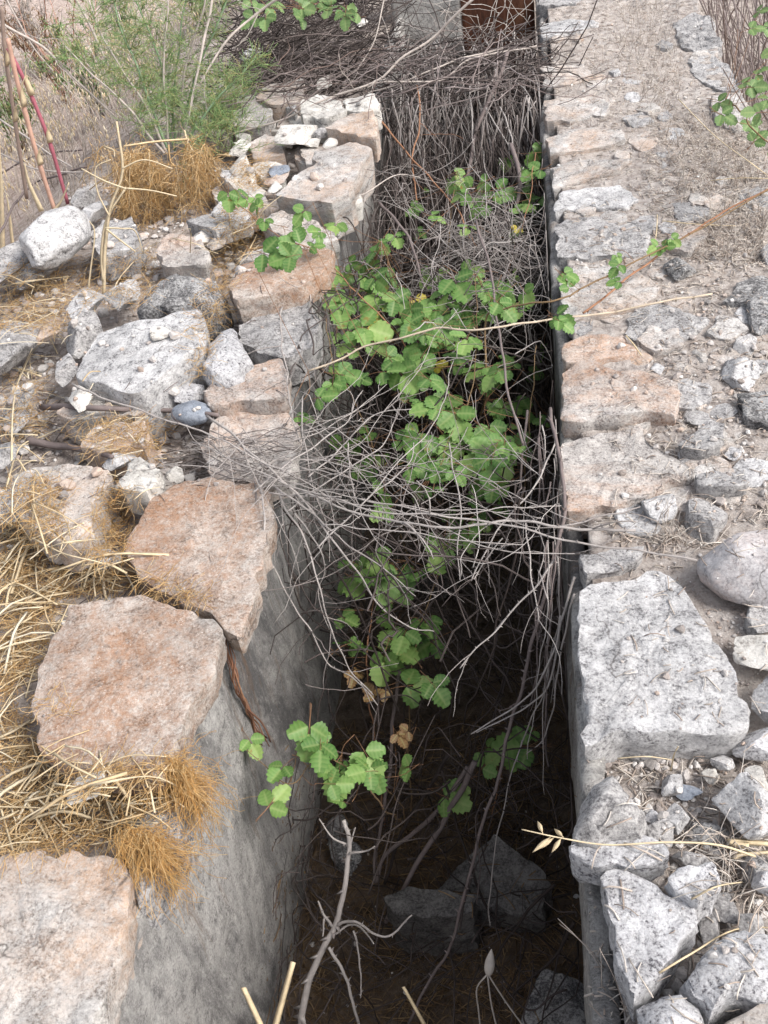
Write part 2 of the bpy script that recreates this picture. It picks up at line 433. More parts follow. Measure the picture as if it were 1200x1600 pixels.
def leaf_mat(name, a, b, c3, trans=0.35):
    m = NT(name, 0.5); m.b.inputs['Specular IOR Level'].default_value = 0.4
    oi = m.n('ShaderNodeObjectInfo'); g = m.n('ShaderNodeNewGeometry')
    f = m.mul(m.mul(oi.outputs['Random'], g.outputs['Random Per Island'], 'ADD'), 0.5)
    c = m.ramp(f, [(0.15, a), (0.5, b), (0.85, c3)])
    v = m.coord((1, 1, 1), True)
    c = m.mix(0.45, c, m.ramp(m.noise(v, 55, 5, 0.65), [(0.32, 0.55), (0.6, 1.0)]), 'MULTIPLY')
    at = m.n('ShaderNodeAttribute'); at.attribute_name = 'vein'
    c = m.mix(m.mul(at.outputs['Fac'], 0.32), c, lin(196, 206, 140))
    br = m.ramp(m.noise(v, 30, 6, 0.7), [(0.62, 0.0), (0.68, 0.8)])
    c = m.mix(br, c, lin(150, 118, 62))
    nb = m.bump(m.noise(v, 120, 3, 0.6), 0.3, 0.003)
    mt = m.done(c, nb)
    tr = m.n('ShaderNodeBsdfTranslucent'); m.l(c, tr.inputs[0])
    mx = m.n('ShaderNodeMixShader'); mx.inputs[0].default_value = trans
    m.l(m.b.outputs[0], mx.inputs[1]); m.l(tr.outputs[0], mx.inputs[2]); m.l(mx.outputs[0], m.t.nodes['Material Output'].inputs[0])
    return mt
M_LEAF = leaf_mat('bramble_leaf_green', lin(82, 124, 60), lin(114, 154, 80), lin(162, 190, 110))
M_LEAFY = leaf_mat('yellowing_leaf', lin(206, 186, 74), lin(190, 178, 84), lin(170, 170, 80))
M_LEAFD = leaf_mat('withered_brown_leaf', lin(134, 96, 64), lin(150, 112, 74), lin(116, 84, 60), 0.1)
M_LEAFO = leaf_mat('shrub_leaf_green', lin(92, 124, 74), lin(116, 148, 92), lin(134, 160, 106))
M_PETIOLE = strand_mat('leaf_stalk', [lin(136, 128, 84), lin(150, 104, 84), lin(128, 140, 84)])
def rust_mat():
    m = NT('rusted_iron', 0.9); v = m.coord((5, 5, 1.2), False)
    c = m.ramp(m.noise(v, 2.5, 7, 0.65), [(0.3, lin(48, 32, 26)), (0.5, lin(84, 52, 38)), (0.7, lin(116, 80, 60))])
    return m.done(c, m.bump(m.noise(v, 20, 5, 0.7), 0.5, 0.01))
M_RUST = rust_mat()

# ------------------------------------------------------------------ the ground and the channel
FACE_L, FACE_R = -0.70, 0.02
def sstep(t): t = np.clip(t, 0, 1); return t * t * (3 - 2 * t)
def ground_h(x, y):
    p = np.stack([x, y, np.zeros_like(x)], -1)
    left = -0.075 + 0.035 * fbm(p, 3.1, 4, 5) - 0.42 * sstep((-x - 1.75) / 1.3) + 0.9 * sstep((np.hypot(x + 1, y - 2) - 7) / 30) + 0.15 * fbm(p, 0.35, 3, 9) * sstep((-x - 1.6) / 2)
    right = -0.75 + 0.06 * fbm(p, 1.2, 4, 7) + 1.0 * sstep((np.hypot(x, y - 2) - 7) / 30)
    mid = np.full_like(x, -1.06)
    far = sstep((y - 7.2) / 0.8)
    z = np.where(x < -0.76, left, np.where(x > 0.30, right, mid))
    return np.where((x >= -0.76) & (x <= 0.30) & ((y > 7.2) | (y < -1.2)), -0.15, z)
xs = np.unique(np.concatenate([np.linspace(-80, -6, 26), np.linspace(-6, -3, 24), np.linspace(-3, -0.77, 100), [-0.755], [0.29, 0.31], np.linspace(0.4, 3, 30), np.linspace(3, 80, 28)]))
ys = np.unique(np.concatenate([np.linspace(-60, -1.3, 22), np.linspace(-1.3, 0.3, 12), np.linspace(0.3, 6, 210), np.linspace(6, 12, 60), np.linspace(12, 90, 30)]))
gx, gy = np.meshgrid(xs, ys)
gz = ground_h(gx.ravel(), gy.ravel())
gv = np.stack([gx.ravel(), gy.ravel(), gz], -1)
nx, ny = len(xs), len(ys)
ii, jj = np.meshgrid(np.arange(nx - 1), np.arange(ny - 1))
base = (jj * nx + ii).ravel()
gf = np.stack([base, base + 1, base + 1 + nx, base + nx], -1)
ground = link('ground', fast_mesh('ground', gv, gf, np.zeros((0, 3), int), M_GROUND), (0, 0, 0))
tag(ground, 'dry pinkish brown ground around the old channel', 'ground', kind='structure')
nearq = (gv[gf].mean(1)[:, 1] > -1) & (gv[gf].mean(1)[:, 1] < 14) & (abs(gv[gf].mean(1)[:, 0]) < 8)
SOLID.append((gv, gf[nearq].tolist()))

def grid_obj(name, us, vs, fn, mat, parent=None, solid=True, close=None):
    U, V = np.meshgrid(us, vs); v = fn(U.ravel(), V.ravel())
    n, m = len(us), len(vs)
    i, j = np.meshgrid(np.arange(n - 1), np.arange(m - 1)); b = (j * n + i).ravel()
    q = np.stack([b, b + 1, b + 1 + n, b + n], -1)
    if solid: SOLID.append((v, q.tolist()))
    c = v.mean(0)
    o = link(name, fast_mesh(name, v - c, q, np.zeros((0, 3), int), mat), c, parent)
    return o

def floor_fn(u, v):
    p = np.stack([u, v, np.zeros_like(u)], -1)
    return np.stack([u, v, -1.0 + 0.05 * fbm(p, 4, 4, 3) + 0.02 * fbm(p, 30, 3, 4) + 0.25 * sstep((v - 3.2) / 1.6)], -1)
fl = grid_obj('channel_floor', np.linspace(-0.78, 0.12, 70), np.linspace(-0.5, 6.4, 300), floor_fn, M_FLOOR)
tag(fl, 'dark littered bed of the stone channel', 'channel floor', kind='structure')

# ---- left wall: plaster face and cap stones
wall_l = empty('channel_wall', (-0.85, 2.5, -1.0))
tag(wall_l, 'left channel wall with streaked plaster face and reddish and pale cap stones', 'wall', kind='thing')
def skin(face, thick, y0, y1, top_fn, seed, sgn):
    """a plaster skin: face, crumbled top edge, back"""
    yy = np.arange(y0, y1, 0.016); n = len(yy)
    zt = top_fn(yy)
    prof = [(0.0, -1.12)] + [(0.0, -1.12 + k / 34.0) for k in range(1, 35)]
    rows = []
    for k in range(35):
        z = -1.12 + (zt - 0.006 + 1.12) * (k / 34.0)
        rows.append(np.stack([np.full(n, face), yy, z], -1))
    rows.append(np.stack([np.full(n, face - sgn * 0.008), yy, zt], -1))
    rows.append(np.stack([np.full(n, face - sgn * thick * 0.5), yy, zt + 0.002], -1))
    rows.append(np.stack([np.full(n, face - sgn * thick), yy, zt - 0.006], -1))
    rows.append(np.stack([np.full(n, face - sgn * thick), yy, np.full(n, -1.12)], -1))
    v = np.concatenate(rows)
    d = (0.016 if sgn > 0 else 0.026) * fbm(v, 2.2, 3, seed) + 0.007 * fbm(v, 14, 4, seed + 3) + 0.003 * fbm(v, 60, 3, seed + 5)
    v[:, 0] += sgn * d
    v[:, 2] += np.where(v[:, 2] > -0.2, 0.006 * fbm(v, 40, 3, seed + 9), 0)
    m = len(rows); i, j = np.meshgrid(np.arange(n - 1), np.arange(m - 1)); b = (j * n + i).ravel()
    q = np.stack([b, b + 1, b + 1 + n, b + n], -1) if sgn < 0 else np.stack([b, b + n, b + 1 + n, b + 1], -1)
    return v, q
def top_l(y):
    p = np.stack([y, y * 0, y * 0], -1)
    return -0.048 + 0.022 * fbm(p, 3, 4, 21) + 0.015 * fbm(p, 18, 3, 22)
v, q = skin(FACE_L, 0.05, -0.4, 6.2, top_l, 31, 1)
SOLID.append((v, q.tolist())); c = v.mean(0)
o = link('plaster_face', fast_mesh('plaster_face', v - c, q, np.zeros((0, 3), int), M_PLASTER), c, wall_l)
o['label'] = 'grey plaster face with black and white vertical streaks'

# ---- right wall: core with soil top, plaster skin, cap stones
wall_r = empty('channel_wall', (0.38, 2.5, -1.0))
tag(wall_r, 'broad right channel wall topped with pale slabs and dry litter', 'wall', kind='thing')
def right_edge(y):
    p = np.stack([y, y * 0, y * 0], -1)
    return 0.77 + 0.05 * fbm(p, 1.4, 3, 44) + 0.02 * fbm(p, 9, 3, 45)
def core_fn(u, v):
    xl = 0.065; xr = right_edge(v)
    x = xl + (xr - xl) * np.clip(u, 0, 1)
    p = np.stack([x, v, np.zeros_like(x)], -1)
    z = -0.006 + 0.014 * fbm(p, 4, 4, 51) + 0.010 * fbm(p, 22, 4, 52) - 0.05 * sstep((1.35 - v) / 0.3) - 0.02 * sstep((0.9 - v) / 0.3)
    z = np.where(u > 1, -0.9, z); x = np.where(u > 1, x + 0.05, x)
    x = np.where(u < 0, xl, x); z = np.where(u < 0, -1.1, z)
    return np.stack([x, v, z], -1)
o = grid_obj('core', np.concatenate([[-0.1], np.linspace(0, 1, 74), [1.1]]), np.linspace(-0.4, 6.6, 560), core_fn, M_SOIL, wall_r)
o['label'] = 'rubble core topped with gritty soil and dry litter'
def top_r(y):
    p = np.stack([y, y * 0, y * 0], -1)
    return -0.036 + 0.026 * fbm(p, 3, 4, 61) + 0.022 * fbm(p, 14, 3, 62) - 0.03 * sstep((1.0 - y) / 0.3)
v, q = skin(FACE_R, 0.035, -0.4, 6.4, top_r, 71, -1)
SOLID.append((v, q.tolist())); c = v.mean(0)
o = link('plaster_face', fast_mesh('plaster_face', v - c, q, np.zeros((0, 3), int), M_PLASTER), c, wall_r)

N_BASE = len(SOLID)                                       # what comes after these is stone
# ------------------------------------------------------------------ cut stones from outlines
def shade_sharp(o, deg=38):
    pass
_seed = [100]
def slab_geo(outline, z, th, tilt=(0, 0), dome=0.0, rough=1.0, flare=0.0, jag=1.0, spacing=0.013, bevel=0.0028, seed=None):
    _seed[0] += 1; seed = _seed[0] if seed is None else seed
    cpx = np.mean(np.array(outline, float), 0); c0 = P(cpx[0], cpx[1], z)
    g = (tilt[0], tilt[1], c0[0], c0[1])
    pts = np.array([PN(a, b, z, g) for a, b in outline])
    brk = random.Random(seed * 13 + 5); R0 = np.linalg.norm((pts - pts.mean(0))[:, :2], axis=1).mean(); new = []
    for k in range(len(pts)):                                     # straight sides break into short chipped runs
        p_, q_ = pts[k], pts[(k + 1) % len(pts)]; new.append(p_)
        d_ = q_ - p_; l_ = np.linalg.norm(d_[:2]); nrm = np.array([-d_[1], d_[0], 0]) / (l_ + 1e-9)
        m_ = max(1, min(6, int(l_ / 0.028)))
        for i_ in range(1, m_):
            new.append(p_ + d_ * ((i_ + brk.uniform(-.3, .3)) / m_) + nrm * brk.gauss(0, 0.0055) * jag)
    pts = np.array(new)
    # round the corners a little
    for _ in range(1):
        nxt = np.roll(pts, -1, 0); k = 0.08
        pts = np.stack([pts * (1 - k) + nxt * k, pts * k + nxt * (1 - k)], 1).reshape(-1, 3)
    seg = np.linalg.norm(np.roll(pts, -1, 0) - pts, axis=1); L = seg.sum()
    n = int(np.clip(L / spacing, 26, 200)); cum = np.concatenate([[0], np.cumsum(seg)])
    cl = np.vstack([pts, pts[:1]])
    s = np.arange(n) * L / n
    ring = np.stack([np.interp(s, cum, cl[:, k]) for k in range(3)], -1)
    c = ring.mean(0)
    rad = np.linalg.norm((ring - c)[:, :2], axis=1); R = rad.mean()
    sgn = 1.0
    a2 = ring[:, 0] * np.roll(ring[:, 1], -1) - np.roll(ring[:, 0], -1) * ring[:, 1]
    if a2.sum() < 0: ring = ring[::-1]; rad = rad[::-1]
    dirs = (ring - c) / (np.linalg.norm(ring - c, axis=1, keepdims=True) + 1e-9)
    j = jag * (0.010 * R + 0.003) * fbm(ring, 9 / max(R, 0.05) * 0.25, 3, seed) + jag * 0.004 * fbm(ring, 55, 3, seed + 4)
    ring = ring + dirs * j[:, None]
    m = max(4, int(R / (spacing * 1.15)))
    ts = list(np.linspace(0, 1, m + 1)[1:-1]) + [1 - bevel * 2.2 / R]
    rows = []
    for t in ts:
        r = c + (ring - c) * t; r = r.copy(); r[:, 2] += dome * (1 - t * t); rows.append(r)
    r = c + (ring - c) * (1 - bevel * 0.6 / R); r[:, 2] -= bevel * 0.25; rows.append(r)
    r = c + (ring - c) * 1.0; r[:, 2] -= bevel; rows.append(r)
    ns = max(3, int(th / (spacing * 0.9)))
    for k in range(1, ns + 1):
        f = k / ns
        r = c + (ring - c) * (1.0 + flare * math.sin(f * 2.2) - 0.05 * f * f); r[:, 2] -= bevel + (th - bevel) * f; rows.append(r)
    V = np.concatenate([[c + np.array([0, 0, dome])]] + rows + [[c - np.array([0, 0, th])]])
    F = []
    nr = len(rows)
    F += [(0, 1 + k, 1 + (k + 1) % n) for k in range(n)]
    for a in range(nr - 1):
        o0 = 1 + a * n; o1 = o0 + n
        F += [(o0 + k, o1 + k, o1 + (k + 1) % n, o0 + (k + 1) % n) for k in range(n)]
    last = 1 + nr * n; o0 = 1 + (nr - 1) * n
    F += [(last, o0 + (k + 1) % n, o0 + k) for k in range(n)]
    # relief: broad unevenness, chips, layered sides
    isside = np.zeros(len(V)); st = 1 + (len(ts) + 1) * n; isside[st:] = 1
    amp = rough
    dz = amp * (0.026 * R * fbm(V, 2.2 / max(R, 0.08), 3, seed + 7) + 0.0045 * fbm(V, 26, 4, seed + 8, 0.6) + 0.002 * fbm(V, 90, 2, seed + 9))
    chip = np.clip(fbm(V, 15, 3, seed + 12) - 0.28, 0, 1)
    tt = np.zeros(len(V)); 
    for k, t in enumerate(ts): tt[1 + k * n:1 + (k + 1) * n] = t
    tt[1 + len(ts) * n:] = 1
    dz -= amp * chip * 0.03 * np.clip((tt - 0.82) / 0.18, 0, 1) * min(1, R / 0.12)
    lf = fbm(V * np.array([1, 1, 0.2]), 5.5, 4, seed + 21, 0.6) * 2.6 * 1.0
    st_ = np.floor(lf); fr_ = np.clip((lf - st_ - 0.42) / 0.16, 0, 1)
    dz += amp * 0.0045 * (st_ + fr_) * min(1, R / 0.1)
    V[:, 2] += dz * (1 - 0.6 * isside)
    out = V - c; out[:, 2] = 0; out /= (np.linalg.norm(out, axis=1, keepdims=True) + 1e-6)
    W = V * np.array([1, 1, 3.5])
    ds = amp * (0.005 * fbm(W, 9, 3, seed + 15) + 0.006 * fbm(W, 34, 3, seed + 16, 0.65)) * np.clip((tt - 0.9) / 0.1, 0, 1)
    V[:, :2] += (out * ds[:, None])[:, :2]
    return V, F, c
def slab(name, outline, z, th, mat, parent=None, **kw):
    V, F, c = slab_geo(outline, z, th, **kw)
    SOLID.append((V, F))
    return link(name, new_mesh(name, V - c, F, mat, True, 42), c, parent)

# ------------------------------------------------------------------ loose rocks
def ico(sub):
    import bmesh
    bm = bmesh.new(); bmesh.ops.create_icosphere(bm, subdivisions=sub, radius=1.0)
    v = np.array([x.co[:] for x in bm.verts]); f = [tuple(w.index for w in x.verts) for x in bm.faces]
    bm.free(); return v, f
ICO = {k: ico(k) for k in (1, 2, 3, 4, 5)}
def rock_shape(sub, seed, planes=12, sharp=0.02, rough=0.05):
    """a broken stone: a ball cut by random planes, then roughened"""
    rng = np.random.default_rng(seed)
    v, f = ICO[sub]
    n = rng.normal(size=(planes, 3)); n /= np.linalg.norm(n, axis=1, keepdims=True)
    if planes < 24:                                               # three pairs of rough fracture faces, the rest knock corners off
        qm, _ = np.linalg.qr(rng.normal(size=(3, 3))); ax6 = np.vstack([qm, -qm]) + rng.normal(0, 0.22, (6, 3))
        ax6 /= np.linalg.norm(ax6, axis=1, keepdims=True); n = np.vstack([ax6, n]); planes += 6
    d = np.concatenate([rng.uniform(0.42, 0.58, 6), rng.uniform(0.58, 0.85, planes - 6)]) if planes < 24 else rng.uniform(0.84, 0.97, planes)
    dots = v @ n.T
    r = np.where(dots > 1e-3, d[None, :] / np.maximum(dots, 1e-3), 9)
    k = 55.0
    rr = np.minimum(1.0, -np.log(np.exp(-k * np.minimum(r, 3)).sum(1) + math.exp(-k * 1.0)) / k)
    w = v * rr[:, None]
    w = w * (1 + rough * fbm(w, 2.2, 3, seed)[:, None] + rough * 0.6 * fbm(w, 7, 3, seed + 1)[:, None] + rough * 0.25 * fbm(w, 20, 2, seed + 2)[:, None])
    return w, f
UPX = np.array([0, 0, 1.0])
def rock_geo(bb, z, hfac=0.6, seed=1, sub=4, sink=0.15, planes=12, rough=0.05, yaw=None):
    x0, y0, x1, y1 = bb
    p = P((x0 + x1) / 2, (y0 + y1) / 2, z)
    for _ in range(2):
        d = depth_of(p); w = (x1 - x0) / FOC * d; h = (y1 - y0) / FOC * d
        rx = w / 2; rz = min(hfac * rx, 0.42 * h)
        dirv = p - EYE; el = math.asin(-dirv[2] / np.linalg.norm(dirv)); s, c = math.sin(el), math.cos(el)
        ry = math.sqrt(max((h / 2) ** 2 - (rz * c) ** 2, (0.35 * rx * s) ** 2)) / s
        ry = min(ry, 2.2 * rx)
        p = P((x0 + x1) / 2, (y0 + y1) / 2, z + rz * (1 - sink))
    v, f = rock_shape(sub, seed, planes, rough=rough)
    v = v - (v.max(0) + v.min(0)) / 2; v = v / np.abs(v).max(0)
    rng = random.Random(seed); a = rng.uniform(-0.25, 0.25) if yaw is None else yaw
    v = v * np.array([rx, ry, rz])
    ca, sa = math.cos(a), math.sin(a)
    v = np.stack([v[:, 0] * ca - v[:, 1] * sa, v[:, 0] * sa + v[:, 1] * ca, v[:, 2]], -1)
    return v, f, p
def rock(name, bb, z, mat, label=None, parent=None, group=None, **kw):
    v, f, p = rock_geo(bb, z, **kw)
    SOLID.append((v + p, f))
    o = link(name, new_mesh(name, v, f, mat, True, 32), p, parent)
    if label: tag(o, label, 'rock', group)
    return o

# ---- cap stones of the left wall (each a part of the wall)
CAPS_L = [
 # outline, z, thickness, material, options
 ([(-60, 1350), (60, 1328), (185, 1338), (207, 1368), (203, 1420), (180, 1500), (150, 1600), (135, 1690), (-90, 1690)], 0.0, 0.10, S_PINK, dict(rough=1.3, jag=1.2)),
 ([(106, 945), (200, 928), (262, 942), (335, 966), (348, 985), (337, 1030), (300, 1100), (268, 1180), (250, 1215), (180, 1215), (60, 1170), (45, 1100), (62, 1040)], 0.04, 0.075, S_RED, dict(rough=0.8, tilt=(0.02, 0.02))),
 ([(232, 778), (290, 750), (405, 752), (428, 800), (420, 850), (398, 930), (374, 1000), (350, 985), (335, 962), (215, 905), (196, 850)], 0.02, 0.07, S_RED, dict(rough=0.9)),
 ([(332, 665), (362, 638), (440, 618), (463, 680), (455, 742), (400, 752), (330, 745), (315, 700)], 0.0, 0.07, S_ORANGE, dict(rough=1.5)),
 ([(318, 612), (352, 580), (440, 558), (450, 590), (447, 617), (390, 624), (330, 632)], 0.05, 0.055, S_ORANGE, dict(rough=1.0)),
 ([(372, 508), (400, 488), (480, 460), (498, 500), (487, 540), (440, 558), (402, 550), (375, 530)], 0.05, 0.10, S_GREY, dict(rough=1.5)),
 ([(355, 450), (372, 415), (430, 405), (500, 383), (522, 393), (515, 415), (470, 447), (370, 472)], 0.10, 0.075, S_RED, dict(rough=0.8, tilt=(0.03, -0.05))),
 ([(373, 408), (385, 392), (430, 380), (470, 374), (486, 384), (430, 404)], 0.10, 0.05, S_PINK, dict(rough=0.8)),
 ([(405, 345), (440, 330), (500, 345), (528, 372), (500, 384), (460, 372), (425, 362)], 0.06, 0.07, S_PALE, dict(rough=1.0)),
 ([(430, 303), (460, 276), (490, 258), (490, 237), (557, 222), (582, 232), (562, 262), (550, 285), (545, 303), (517, 316), (470, 311)], 0.10, 0.14, S_PALE, dict(rough=0.8)),
 ([(508, 198), (545, 178), (583, 171), (592, 198), (585, 214), (560, 212), (530, 204)], 0.12, 0.10, S_PINK, dict(rough=1.2)),
 ([(535, 158), (585, 146), (591, 165), (560, 173), (540, 172)], 0.11, 0.10, S_CREAM, dict(rough=1.2)),
 ([(470, 158), (495, 146), (532, 155), (541, 176), (515, 186), (472, 186)], 0.11, 0.10, S_CREAM, dict(rough=1.2)),
 ([(397, 150), (422, 130), (472, 121), (476, 138), (465, 157), (425, 163)], 0.08, 0.10, S_PINK, dict(rough=1.2)),
 ([(362, 178), (380, 165), (415, 155), (424, 177), (415, 196), (365, 198)], 0.06, 0.10, S_PINK, dict(rough=1.2)),
 ([(385, 224), (415, 207), (441, 215), (446, 240), (397, 247)], 0.05, 0.10, S_PALE, dict(rough=1.2)),
 # more of the face course, seen edge-on under the caps
 ([(300, 1215), (255, 1225), (200, 1345), (215, 1420), (262, 1340)], -0.035, 0.10, S_GREY, dict(rough=1.4)),
]
for k, (ol, z, th, mt, kw) in enumerate(CAPS_L):
    slab('stone', ol, z, th, mt, wall_l, **kw)

_g = random.Random(79)
for _ in range(46):
    px_, py_ = _g.uniform(345, 575), _g.uniform(130, 330)
    if py_ > 330 - 0.55 * max(0, px_ - 500): continue
    P0 = P(px_, py_, 0.03); r_ = _g.uniform(0.025, 0.075); rp = r_ / depth_of(P0) * FOC; k_ = _g.randint(5, 7); a0 = _g.uniform(0, 6.28)
    ol_ = [(px_ + rp * _g.uniform(.75, 1.25) * math.cos(a0 + 6.283 * i_ / k_), py_ + rp * 0.6 * _g.uniform(.75, 1.25) * math.sin(a0 + 6.283 * i_ / k_)) for i_ in range(k_)]
    slab('stone', ol_, float(_g.uniform(0.0, 0.05)), 0.07, _g.choice([S_CREAM, S_PALE, S_WHITE, S_CREAM, S_PINK]), wall_l, rough=1.1, tilt=(_g.gauss(0, .04), _g.gauss(0, .04)))
# ---- cap stones of the right wall
CAPS_R = [
 ([(903, 925), (960, 905), (1035, 890), (1062, 905), (1080, 940), (1110, 990), (1150, 1050), (1172, 1100), (1166, 1136), (1110, 1147), (1000, 1147), (975, 1140), (950, 1148), (916, 1168), (910, 1080), (903, 1000)], 0.028, 0.085, S_WHITE, dict(rough=1.0)),
 ([(905, 866), (950, 858), (1007, 850), (998, 872), (972, 887), (911, 899)], 0.016, 0.07, S_GREY, dict(rough=1.0)),
 ([(877, 690), (925, 680), (972, 673), (1002, 665), (1025, 698), (1084, 730), (1080, 745), (1040, 750), (1007, 772), (960, 788), (882, 800)], 0.020, 0.09, S_ORANGE, dict(rough=1.2)),
 ([(877, 582), (902, 563), (929, 564), (946, 574), (990, 580), (1061, 595), (1058, 648), (1013, 643), (908, 659), (877, 655)], 0.024, 0.08, S_ORANGE, dict(rough=0.9)),
 ([(879, 537), (920, 520), (972, 523), (997, 548), (966, 556), (882, 566)], 0.012, 0.07, S_ORANGE, dict(rough=1.0)),
 ([(980, 496), (996, 482), (1037, 472), (1112, 500), (1072, 528), (993, 530), (977, 519)], 0.002, 0.06, S_GREY, dict(rough=1.0)),
 ([(876, 430), (900, 410), (972, 413), (1032, 446), (1025, 462), (990, 481), (894, 500), (874, 470)], 0.007, 0.08, S_PALE, dict(rough=1.0)),
 ([(866, 318), (880, 299), (967, 287), (998, 311), (981, 323), (902, 327), (867, 334)], 0.006, 0.08, S_WHITE, dict(rough=1.0)),
 ([(861, 262), (888, 252), (990, 247), (955, 268), (900, 283), (866, 293)], 0.007, 0.08, S_PALE, dict(rough=1.2)),
 ([(856, 213), (894, 202), (967, 198), (977, 219), (908, 233), (859, 240)], 0.007, 0.08, S_PALE, dict(rough=1.2)),
 ([(868, 350), (900, 338), (990, 345), (1020, 370), (1010, 396), (930, 402), (872, 400)], 0.005, 0.08, S_GREY, dict(rough=1.6)),
 ([(850, 160), (900, 150), (960, 155), (950, 178), (890, 190), (853, 192)], 0.006, 0.08, S_PALE, dict(rough=1.4)),
 ([(846, 105), (905, 95), (930, 118), (890, 132), (849, 135)], 0.006, 0.08, S_PALE, dict(rough=1.4)),
 ([(843, 40), (900, 28), (935, 36), (900, 52), (846, 58)], 0.006, 0.08, S_WHITE, dict(rough=1.2)),
 ([(841, -10), (880, -18), (920, -10), (900, 8), (843, 10)], 0.006, 0.08, S_GREY, dict(rough=1.2)),
 ([(1050, 35), (1085, 22), (1112, 30), (1130, 70), (1108, 92), (1065, 70)], 0.004, 0.10, S_GREY, dict(rough=1.6)),
 ([(1075, 92), (1112, 85), (1142, 105), (1158, 140), (1118, 140), (1085, 118)], 0.002, 0.10, S_GREY, dict(rough=1.6)),
 ([(1110, 150), (1160, 148), (1185, 190), (1150, 205), (1118, 190)], 0.006, 0.10, S_PALE, dict(rough=1.4)),
 ([(972, 182), (1010, 172), (1022, 190), (990, 200)], 0.0, 0.05, S_GREY, dict(rough=1.2)),
 ([(1020, 240), (1070, 235), (1080, 262), (1035, 270)], -0.004, 0.05, S_GREY, dict(rough=1.2)),
 ([(1050, 318), (1100, 312), (1112, 338), (1062, 345)], -0.004, 0.05, S_GREY, dict(rough=1.2)),
 ([(1130, 470), (1150, 440), (1195, 430), (1240, 470), (1195, 480)], 0.01, 0.05, S_DARK, dict(rough=1.2)),
 ([(1150, 615), (1200, 608), (1260, 630), (1230, 660), (1165, 655)], 0.02, 0.07, S_DARK, dict(rough=1.0)),
 ([(1087, 742), (1120, 735), (1168, 742), (1170, 756), (1120, 760), (1088, 757)], 0.03, 0.06, S_GREY, dict(rough=1.0)),
]
for k, (ol, z, th, mt, kw) in enumerate(CAPS_R):
    slab('stone', ol, z, th, mt, wall_r, **kw)

# flat worn stones let into the wall top between the traced ones
_g = random.Random(77)
for _ in range(84):
    px_, py_ = _g.uniform(860, 1195), _g.uniform(10, 840)
    P0 = P(px_, py_, 0.0)
    if P0[0] < 0.09 or P0[0] > 0.70: continue
    r_ = _g.uniform(0.02, 0.065); d_ = depth_of(P0); rp = r_ / d_ * FOC; k_ = _g.randint(5, 8); a0 = _g.uniform(0, 6.28)
    ol_ = [(px_ + rp * _g.uniform(.75, 1.2) * math.cos(a0 + 6.283 * i_ / k_), py_ + rp * 0.62 * _g.uniform(.75, 1.2) * math.sin(a0 + 6.283 * i_ / k_)) for i_ in range(k_)]
    slab('stone', ol_, float(_g.uniform(-0.008, 0.006)), 0.03, _g.choice([S_GREY, S_WHITE, S_PALE, S_PALE, S_PINK, S_PINK]), wall_r, rough=1.1, tilt=(_g.gauss(0, .05), _g.gauss(0, .05)))

# ---- loose blocks traced by their top faces (each a thing)
def block(ol, z, th, mt, label, **kw):
    o = slab('rock', ol, z, th, mt, None, **kw); return tag(o, label, 'rock')
block([(118, 592), (125, 568), (152, 520), (200, 505), (308, 480), (320, 502), (312, 540), (265, 575), (215, 612)], 0.115, 0.17, S_WHITE, 'largest pale block in the left rubble with a clean cream lower face', rough=1.0, tilt=(0.06, 0.10))
block([(213, 482), (230, 455), (275, 424), (300, 428), (335, 438), (348, 458), (322, 475), (262, 484)], 0.10, 0.12, S_DARK, 'dark grey angular rock with white ridge behind the largest left block', rough=1.3, dome=0.03, flare=0.1)
block([(322, 583), (325, 545), (346, 520), (364, 514), (371, 530), (392, 562), (376, 582), (345, 592)], 0.075, 0.10, S_CRYST, 'white knobbly rock wedged right of the largest left block', rough=1.5, dome=0.03, flare=0.12)
block([(88, 640), (130, 615), (182, 612), (228, 638), (212, 650), (104, 654)], 0.04, 0.09, S_PINK, 'pinkish flat stone below the largest left block under a small white rock', rough=1.0)
block([(125, 697), (150, 664), (225, 655), (236, 678), (226, 694), (150, 706)], 0.035, 0.09, S_PINK, 'tan flat stone beneath the weathered grey stick', rough=1.1)
block([(22, 748), (50, 731), (125, 727), (173, 737), (172, 752), (142, 790), (143, 830), (104, 850), (60, 832), (18, 795)], 0.035, 0.10, S_PINK, 'pinkish slab half covered by orange dry fibres at the left edge', rough=1.1)
block([(183, 752), (200, 722), (218, 714), (250, 732), (245, 752), (229, 768), (192, 764)], 0.05, 0.08, S_CREAM, 'white blocky stone just above left of the brown cap slab', rough=1.2, dome=0.008)
block([(290, 347), (315, 338), (350, 331), (358, 352), (335, 362), (312, 353)], 0.07, 0.06, S_GREY, 'thin grey flat shard near the hanging orange dry foliage', rough=1.0)
block([(243, 392), (262, 366), (310, 368), (327, 395), (318, 412), (260, 414)], 0.05, 0.09, S_ORANGE, 'rusty orange stained stone under the arched straw on the left', rough=1.3)
block([(140, 375), (160, 345), (205, 338), (218, 365), (205, 388), (160, 398)], 0.05, 0.10, S_GREY, 'grey stone at the foot of the bent golden reed', rough=1.4)
block([(897, 1308), (905, 1268), (922, 1228), (958, 1210), (985, 1245), (1012, 1282), (1000, 1300), (960, 1303), (930, 1322)], 0.06, 0.11, S_GREY, 'dark grey peaked rock on the right wall edge', rough=1.3, dome=0.035, flare=0.15)
block([(886, 1322), (915, 1312), (960, 1300), (1030, 1308), (1050, 1332), (1008, 1348), (972, 1346), (942, 1356), (925, 1352), (893, 1340)], 0.045, 0.06, S_CRYST, 'pale slab jutting over the right channel edge below the peaked rock', rough=1.4)
